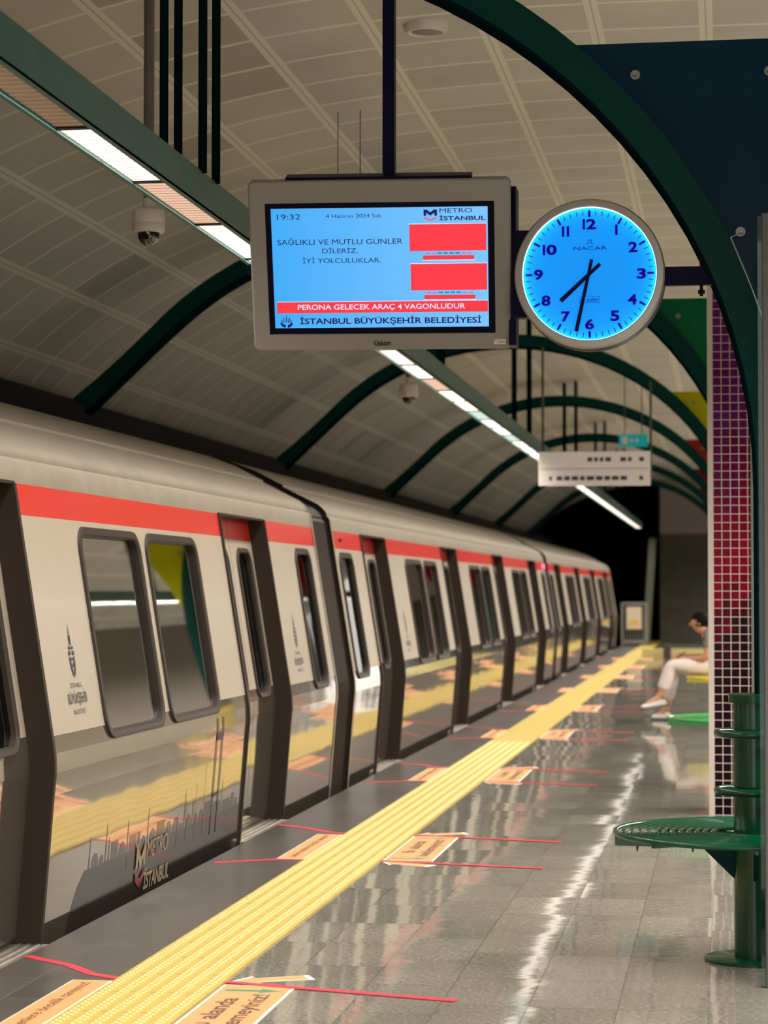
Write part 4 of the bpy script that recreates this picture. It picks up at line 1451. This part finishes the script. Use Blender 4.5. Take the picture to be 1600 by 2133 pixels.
def logo(y0):
    def d(bm):
        a, b, z0, z1 = y0, y0 + 0.17, 0.095, 0.225
        poly2(bm, [(a, z0), (a, z1), (a + 0.085, z1 - 0.075), (b, z1), (b, z0 + 0.01), (b - 0.035, z0 + 0.02), (b - 0.035, z1 - 0.075), (a + 0.085, z1 - 0.135), (a + 0.035, z1 - 0.075), (a + 0.035, z0 + 0.01)], 0, 0)
        poly2(bm, [(a, z0 - 0.01), (a + 0.085, z0 - 0.045), (b, z0), (b, z0 - 0.035), (a + 0.085, z0 - 0.09), (a, z0 - 0.05)], 1, 0)
        lettering(bm, 'METRO', (y0 + 0.20, y0 + 0.60, 0.128, 0.215), 0, depth=0)
        lettering(bm, 'İSTANBUL', (y0 + 0.17, y0 + 0.66, -0.015, 0.09), 0, depth=0, bold=0.03)
    return d
film('operator_logo', car1, ['beige', 'darkred'], logo(10.36), 0.006)
def emblem(yc):
    def d(bm):
        z = 0.0
        # spire, domes and tulip shaped shield
        poly2(bm, [(yc - 0.006, 1.215), (yc + 0.006, 1.215), (yc, 1.27)], 0, 0)
        rect2(bm, yc - 0.012, yc + 0.012, 1.178, 1.212, 0, 0)
        rect2(bm, yc - 0.016, yc + 0.016, 1.170, 1.176, 0, 0)
        for s in (-1, 1):
            poly2(bm, [(yc + s * 0.006, 1.150), (yc + s * 0.034, 1.152), (yc + s * 0.034, 1.162), (yc + s * 0.020, 1.166), (yc + s * 0.006, 1.160)][::s], 0, 0)
            poly2(bm, [(yc + s * 0.010, 1.128), (yc + s * 0.040, 1.126), (yc + s * 0.042, 1.138), (yc + s * 0.026, 1.146), (yc + s * 0.010, 1.140)][::s], 0, 0)
            poly2(bm, [(yc + s * 0.004, 1.030), (yc + s * 0.022, 1.050), (yc + s * 0.036, 1.085), (yc + s * 0.040, 1.120), (yc + s * 0.024, 1.120), (yc + s * 0.018, 1.080), (yc + s * 0.004, 1.050)][::s], 0, 0)
        rect2(bm, yc - 0.014, yc + 0.014, 1.104, 1.116, 0, 0)
        rect2(bm, yc - 0.007, yc + 0.007, 1.075, 1.092, 0, 0)
        lettering(bm, 'İSTANBUL', (yc - 0.085, yc + 0.085, 0.990, 1.016), 0, depth=0)
        lettering(bm, 'BÜYÜKŞEHİR', (yc - 0.14, yc + 0.14, 0.912, 0.982), 0, depth=0, bold=0.012)
        lettering(bm, 'BELEDİYESİ', (yc - 0.085, yc + 0.085, 0.880, 0.905), 0, depth=0)
    return d
film('municipality_emblem', car1, 'ink', emblem(9.37), 0.003)
film('municipality_emblem', car1, 'ink', emblem(14.42), 0.003)
film('municipality_emblem', car2, 'ink', emblem(19.5), 0.003)
for c, yy in ((car2, 35.75), (car2, 16.75)):
    bm = B(); cyl(bm, (-2.87, yy, 1.775), (-2.845, yy, 1.775), 0.035 if yy > 20 else 0.012, n=12)
    obj('indicator_lamp', bm, 'redlamp' if yy > 20 else 'black', c)

# ------------------------------------------------------------------ seated person
def skin(name, chains, mat, parent, sub=2):
    """chains: list of [(point, radius), ...]; points that coincide are shared"""
    idx, vs2, rad, es = {}, [], [], []
    for ch in chains:
        prev = None
        for p, r in ch:
            key = tuple(round(c, 4) for c in p)
            if key not in idx:
                idx[key] = len(vs2); vs2.append(p); rad.append(r if isinstance(r, tuple) else (r, r))
            i = idx[key]
            if prev is not None and prev != i:
                es.append((prev, i))
            prev = i
    me = bpy.data.meshes.new(name)
    me.from_pydata([Vector(v) for v in vs2], es, [])
    ob = bpy.data.objects.new(name, me)
    COL.objects.link(ob)
    md = ob.modifiers.new('skin', 'SKIN')
    md.use_smooth_shade = True
    for i, sv in enumerate(me.skin_vertices[0].data):
        sv.radius = rad[i]
        sv.use_root = (i == 0)
    ss = ob.modifiers.new('subdivision', 'SUBSURF'); ss.levels = sub; ss.render_levels = sub
    dg = bpy.context.evaluated_depsgraph_get()
    m2 = bpy.data.meshes.new_from_object(ob.evaluated_get(dg))
    bpy.data.objects.remove(ob); bpy.data.meshes.remove(me)
    m2.name = name
    bm = bmesh.new(); bm.from_mesh(m2); bpy.data.meshes.remove(m2)
    return obj(name, bm, mat, parent, smooth=True)
PY = 24.75
t = thing('person', 'person in pale trousers and white shoes sitting bent over a phone', 'person', (-0.15, PY, 0))
yl, yr = PY - 0.10, PY + 0.10      # near leg, far leg
hip = (-0.10, PY, 0.585)
HEADC = (-0.315, PY, 1.045)
def hand_chains(w, fwd, side):
    """palm and five bent fingers from wrist w pointing fwd (unit x,y,z)"""
    w, fwd, side = Vector(w), Vector(fwd).normalized(), Vector(side).normalized()
    up = fwd.cross(side)
    palm = w + fwd * 0.075
    out = [[(tuple(w), 0.026), (tuple(palm), (0.034, 0.018))]]
    for j, (o, l) in enumerate(((-0.027, 0.070), (-0.009, 0.080), (0.009, 0.076), (0.026, 0.060))):
        k0 = palm + side * o + fwd * 0.012
        k1 = k0 + fwd * l * 0.5 - up * 0.006
        k2 = k1 + fwd * l * 0.25 - up * 0.026
        out.append([(tuple(palm), (0.034, 0.018)), (tuple(k0), 0.0095), (tuple(k1), 0.0085), (tuple(k2), 0.0075)])
    b0 = w + fwd * 0.03 - side * 0.028
    out.append([(tuple(w), 0.026), (tuple(b0), 0.012), (tuple(b0 + fwd * 0.035 - side * 0.022), 0.0095), (tuple(b0 + fwd * 0.06 - side * 0.018), 0.008)])
    return out
shN, shF = (-0.17, PY - 0.17, 0.90), (-0.17, PY + 0.17, 0.90)
elN, elF = (-0.22, PY - 0.20, 0.68), (-0.22, PY + 0.20, 0.68)
wrN, wrF = (-0.43, PY - 0.08, 0.665), (-0.40, PY + 0.06, 0.69)
ankN, ankF = (-0.72, yl, 0.27), (-0.655, yr, 0.13)
body = [
    [(hip, (0.15, 0.12)), ((-0.07, PY, 0.70), (0.13, 0.105)), ((-0.13, PY, 0.84), (0.14, 0.10)), ((-0.20, PY, 0.93), (0.085, 0.07)), ((-0.255, PY, 0.965), 0.052), ((-0.295, PY, 1.00), 0.066), ((-0.315, PY, 1.05), (0.074, 0.090)), ((-0.315, PY, 1.10), (0.066, 0.078))],
    [((-0.20, PY, 0.93), (0.085, 0.07)), (shN, 0.055), (elN, 0.042), (wrN, 0.027)],
    [((-0.20, PY, 0.93), (0.085, 0.07)), (shF, 0.055), (elF, 0.042), (wrF, 0.027)],
    [(hip, (0.15, 0.12)), ((-0.20, yl, 0.575), 0.085), ((-0.60, yl, 0.600), 0.060), ((-0.645, yl, 0.45), 0.058), (ankN, 0.036), ((-0.78, yl, 0.215), 0.036), ((-0.87, yl, 0.175), 0.030)],
    [(hip, (0.15, 0.12)), ((-0.20, yr, 0.565), 0.085), ((-0.58, yr, 0.560), 0.060), ((-0.60, yr, 0.40), 0.056), (ankF, 0.036), ((-0.70, yr, 0.06), 0.036), ((-0.79, yr, 0.035), 0.028)],
] + hand_chains(wrN, (-0.75, 0.5, 0.1), (0.3, 0.4, 0.9)) + hand_chains(wrF, (-0.8, -0.35, 0.1), (-0.2, 0.5, 0.9))
bo = skin('body', body, 'skin', t)
# face: nose, brows, mouth, ears
bm = B()
bmesh.ops.create_uvsphere(bm, u_segments=12, v_segments=8, radius=0.016, matrix=Matrix.Translation((-0.388, PY, 1.040)) @ Matrix.Rotation(0.5, 4, 'Y') @ Matrix.Diagonal((0.9, 0.75, 1.5, 1)))
obj('nose', bm, 'skin', bo, smooth=True)
for s in (-1, 1):
    bm = B(); bmesh.ops.create_uvsphere(bm, u_segments=10, v_segments=6, radius=0.006, matrix=Matrix.Translation((-0.383, PY + s * 0.028, 1.060))); obj('eye', bm, 'hair', bo)
    bm = B(); bmesh.ops.create_uvsphere(bm, u_segments=10, v_segments=8, radius=0.024, matrix=Matrix.Translation((-0.300, PY + s * 0.078, 1.055)) @ Matrix.Diagonal((0.7, 0.35, 1.2, 1))); obj('ear', bm, 'skin', bo)
bm = B(); box(bm, -0.376, -0.366, PY - 0.020, PY + 0.020, 1.008, 1.014); obj('mouth', bm, 'darkred', bo)
bm = B()
bmesh.ops.create_uvsphere(bm, u_segments=20, v_segments=12, radius=0.103, matrix=Matrix.Translation((-0.292, PY, 1.078)) @ Matrix.Diagonal((0.98, 0.88, 0.92, 1)))
bmesh.ops.delete(bm, geom=[v for v in bm.verts if v.co.x < -0.345 and v.co.z < 1.095 or v.co.z < 1.01], context='VERTS')
bmesh.ops.solidify(bm, geom=bm.faces[:], thickness=0.012)
obj('hair', bm, 'hair', t, smooth=True)
skin('trousers', [
    [(hip, (0.165, 0.13)), ((-0.08, PY, 0.68), (0.145, 0.118))],
    [(hip, (0.165, 0.13)), ((-0.20, yl, 0.578), 0.098), ((-0.60, yl, 0.605), 0.076), ((-0.645, yl, 0.46), 0.075), ((-0.70, yl, 0.325), 0.064)],
    [(hip, (0.165, 0.13)), ((-0.20, yr, 0.567), 0.098), ((-0.58, yr, 0.563), 0.076), ((-0.60, yr, 0.41), 0.074), ((-0.64, yr, 0.20), 0.062)]], 'trousers', t)
skin('shirt', [
    [((-0.07, PY, 0.66), (0.150, 0.120)), ((-0.07, PY, 0.74), (0.145, 0.118)), ((-0.13, PY, 0.84), (0.155, 0.112)), ((-0.20, PY, 0.925), (0.098, 0.08)), ((-0.23, PY, 0.945), 0.064)],
    [((-0.20, PY, 0.925), (0.098, 0.08)), (shN, 0.070), ((-0.20, PY - 0.19, 0.77), 0.060)],
    [((-0.20, PY, 0.925), (0.098, 0.08)), (shF, 0.070), ((-0.20, PY + 0.19, 0.77), 0.060)]], 'shirt', t)
for yc, hx, hz, tx, tz in ((yl, -0.645, 0.205, -0.925, 0.145), (yr, -0.605, 0.045, -0.815, 0.030)):
    d = Vector((tx - hx, 0, tz - hz))
    h0 = Vector((hx, yc, hz))
    so = skin('shoe', [[(tuple(h0), (0.042, 0.045)), (tuple(h0 + d * 0.45), (0.044, 0.045)), (tuple(h0 + d * 0.80), (0.040, 0.032)), (tuple(h0 + d), (0.028, 0.022))]], 'shoe', t)
    bm = B()
    nrm = Vector((d.z, 0, -d.x)).normalized()
    if nrm.z > 0: nrm = -nrm
    p0, p1 = h0 - d * 0.10 + nrm * 0.026, h0 + d * 1.05 + nrm * 0.014
    prism(bm, [p0 + Vector((0, -0.042, 0)), p1 + Vector((0, -0.034, 0)), p1 + Vector((0, 0.034, 0)), p0 + Vector((0, 0.042, 0))], nrm * 0.014)
    obj('sole', fix(bm), 'sole', so)
bm = B(); box(bm, -0.037, 0.037, -0.004, 0.004, -0.075, 0.075, bev=0.003)
place(bm, Matrix.Translation((-0.50, PY + 0.0, 0.70)) @ Matrix.Rotation(0.9, 4, 'Y') @ Matrix.Rotation(PI / 2, 4, 'Z'))
tag(obj('phone', bm, 'black'), 'dark phone held in the hands of the seated person', 'phone')
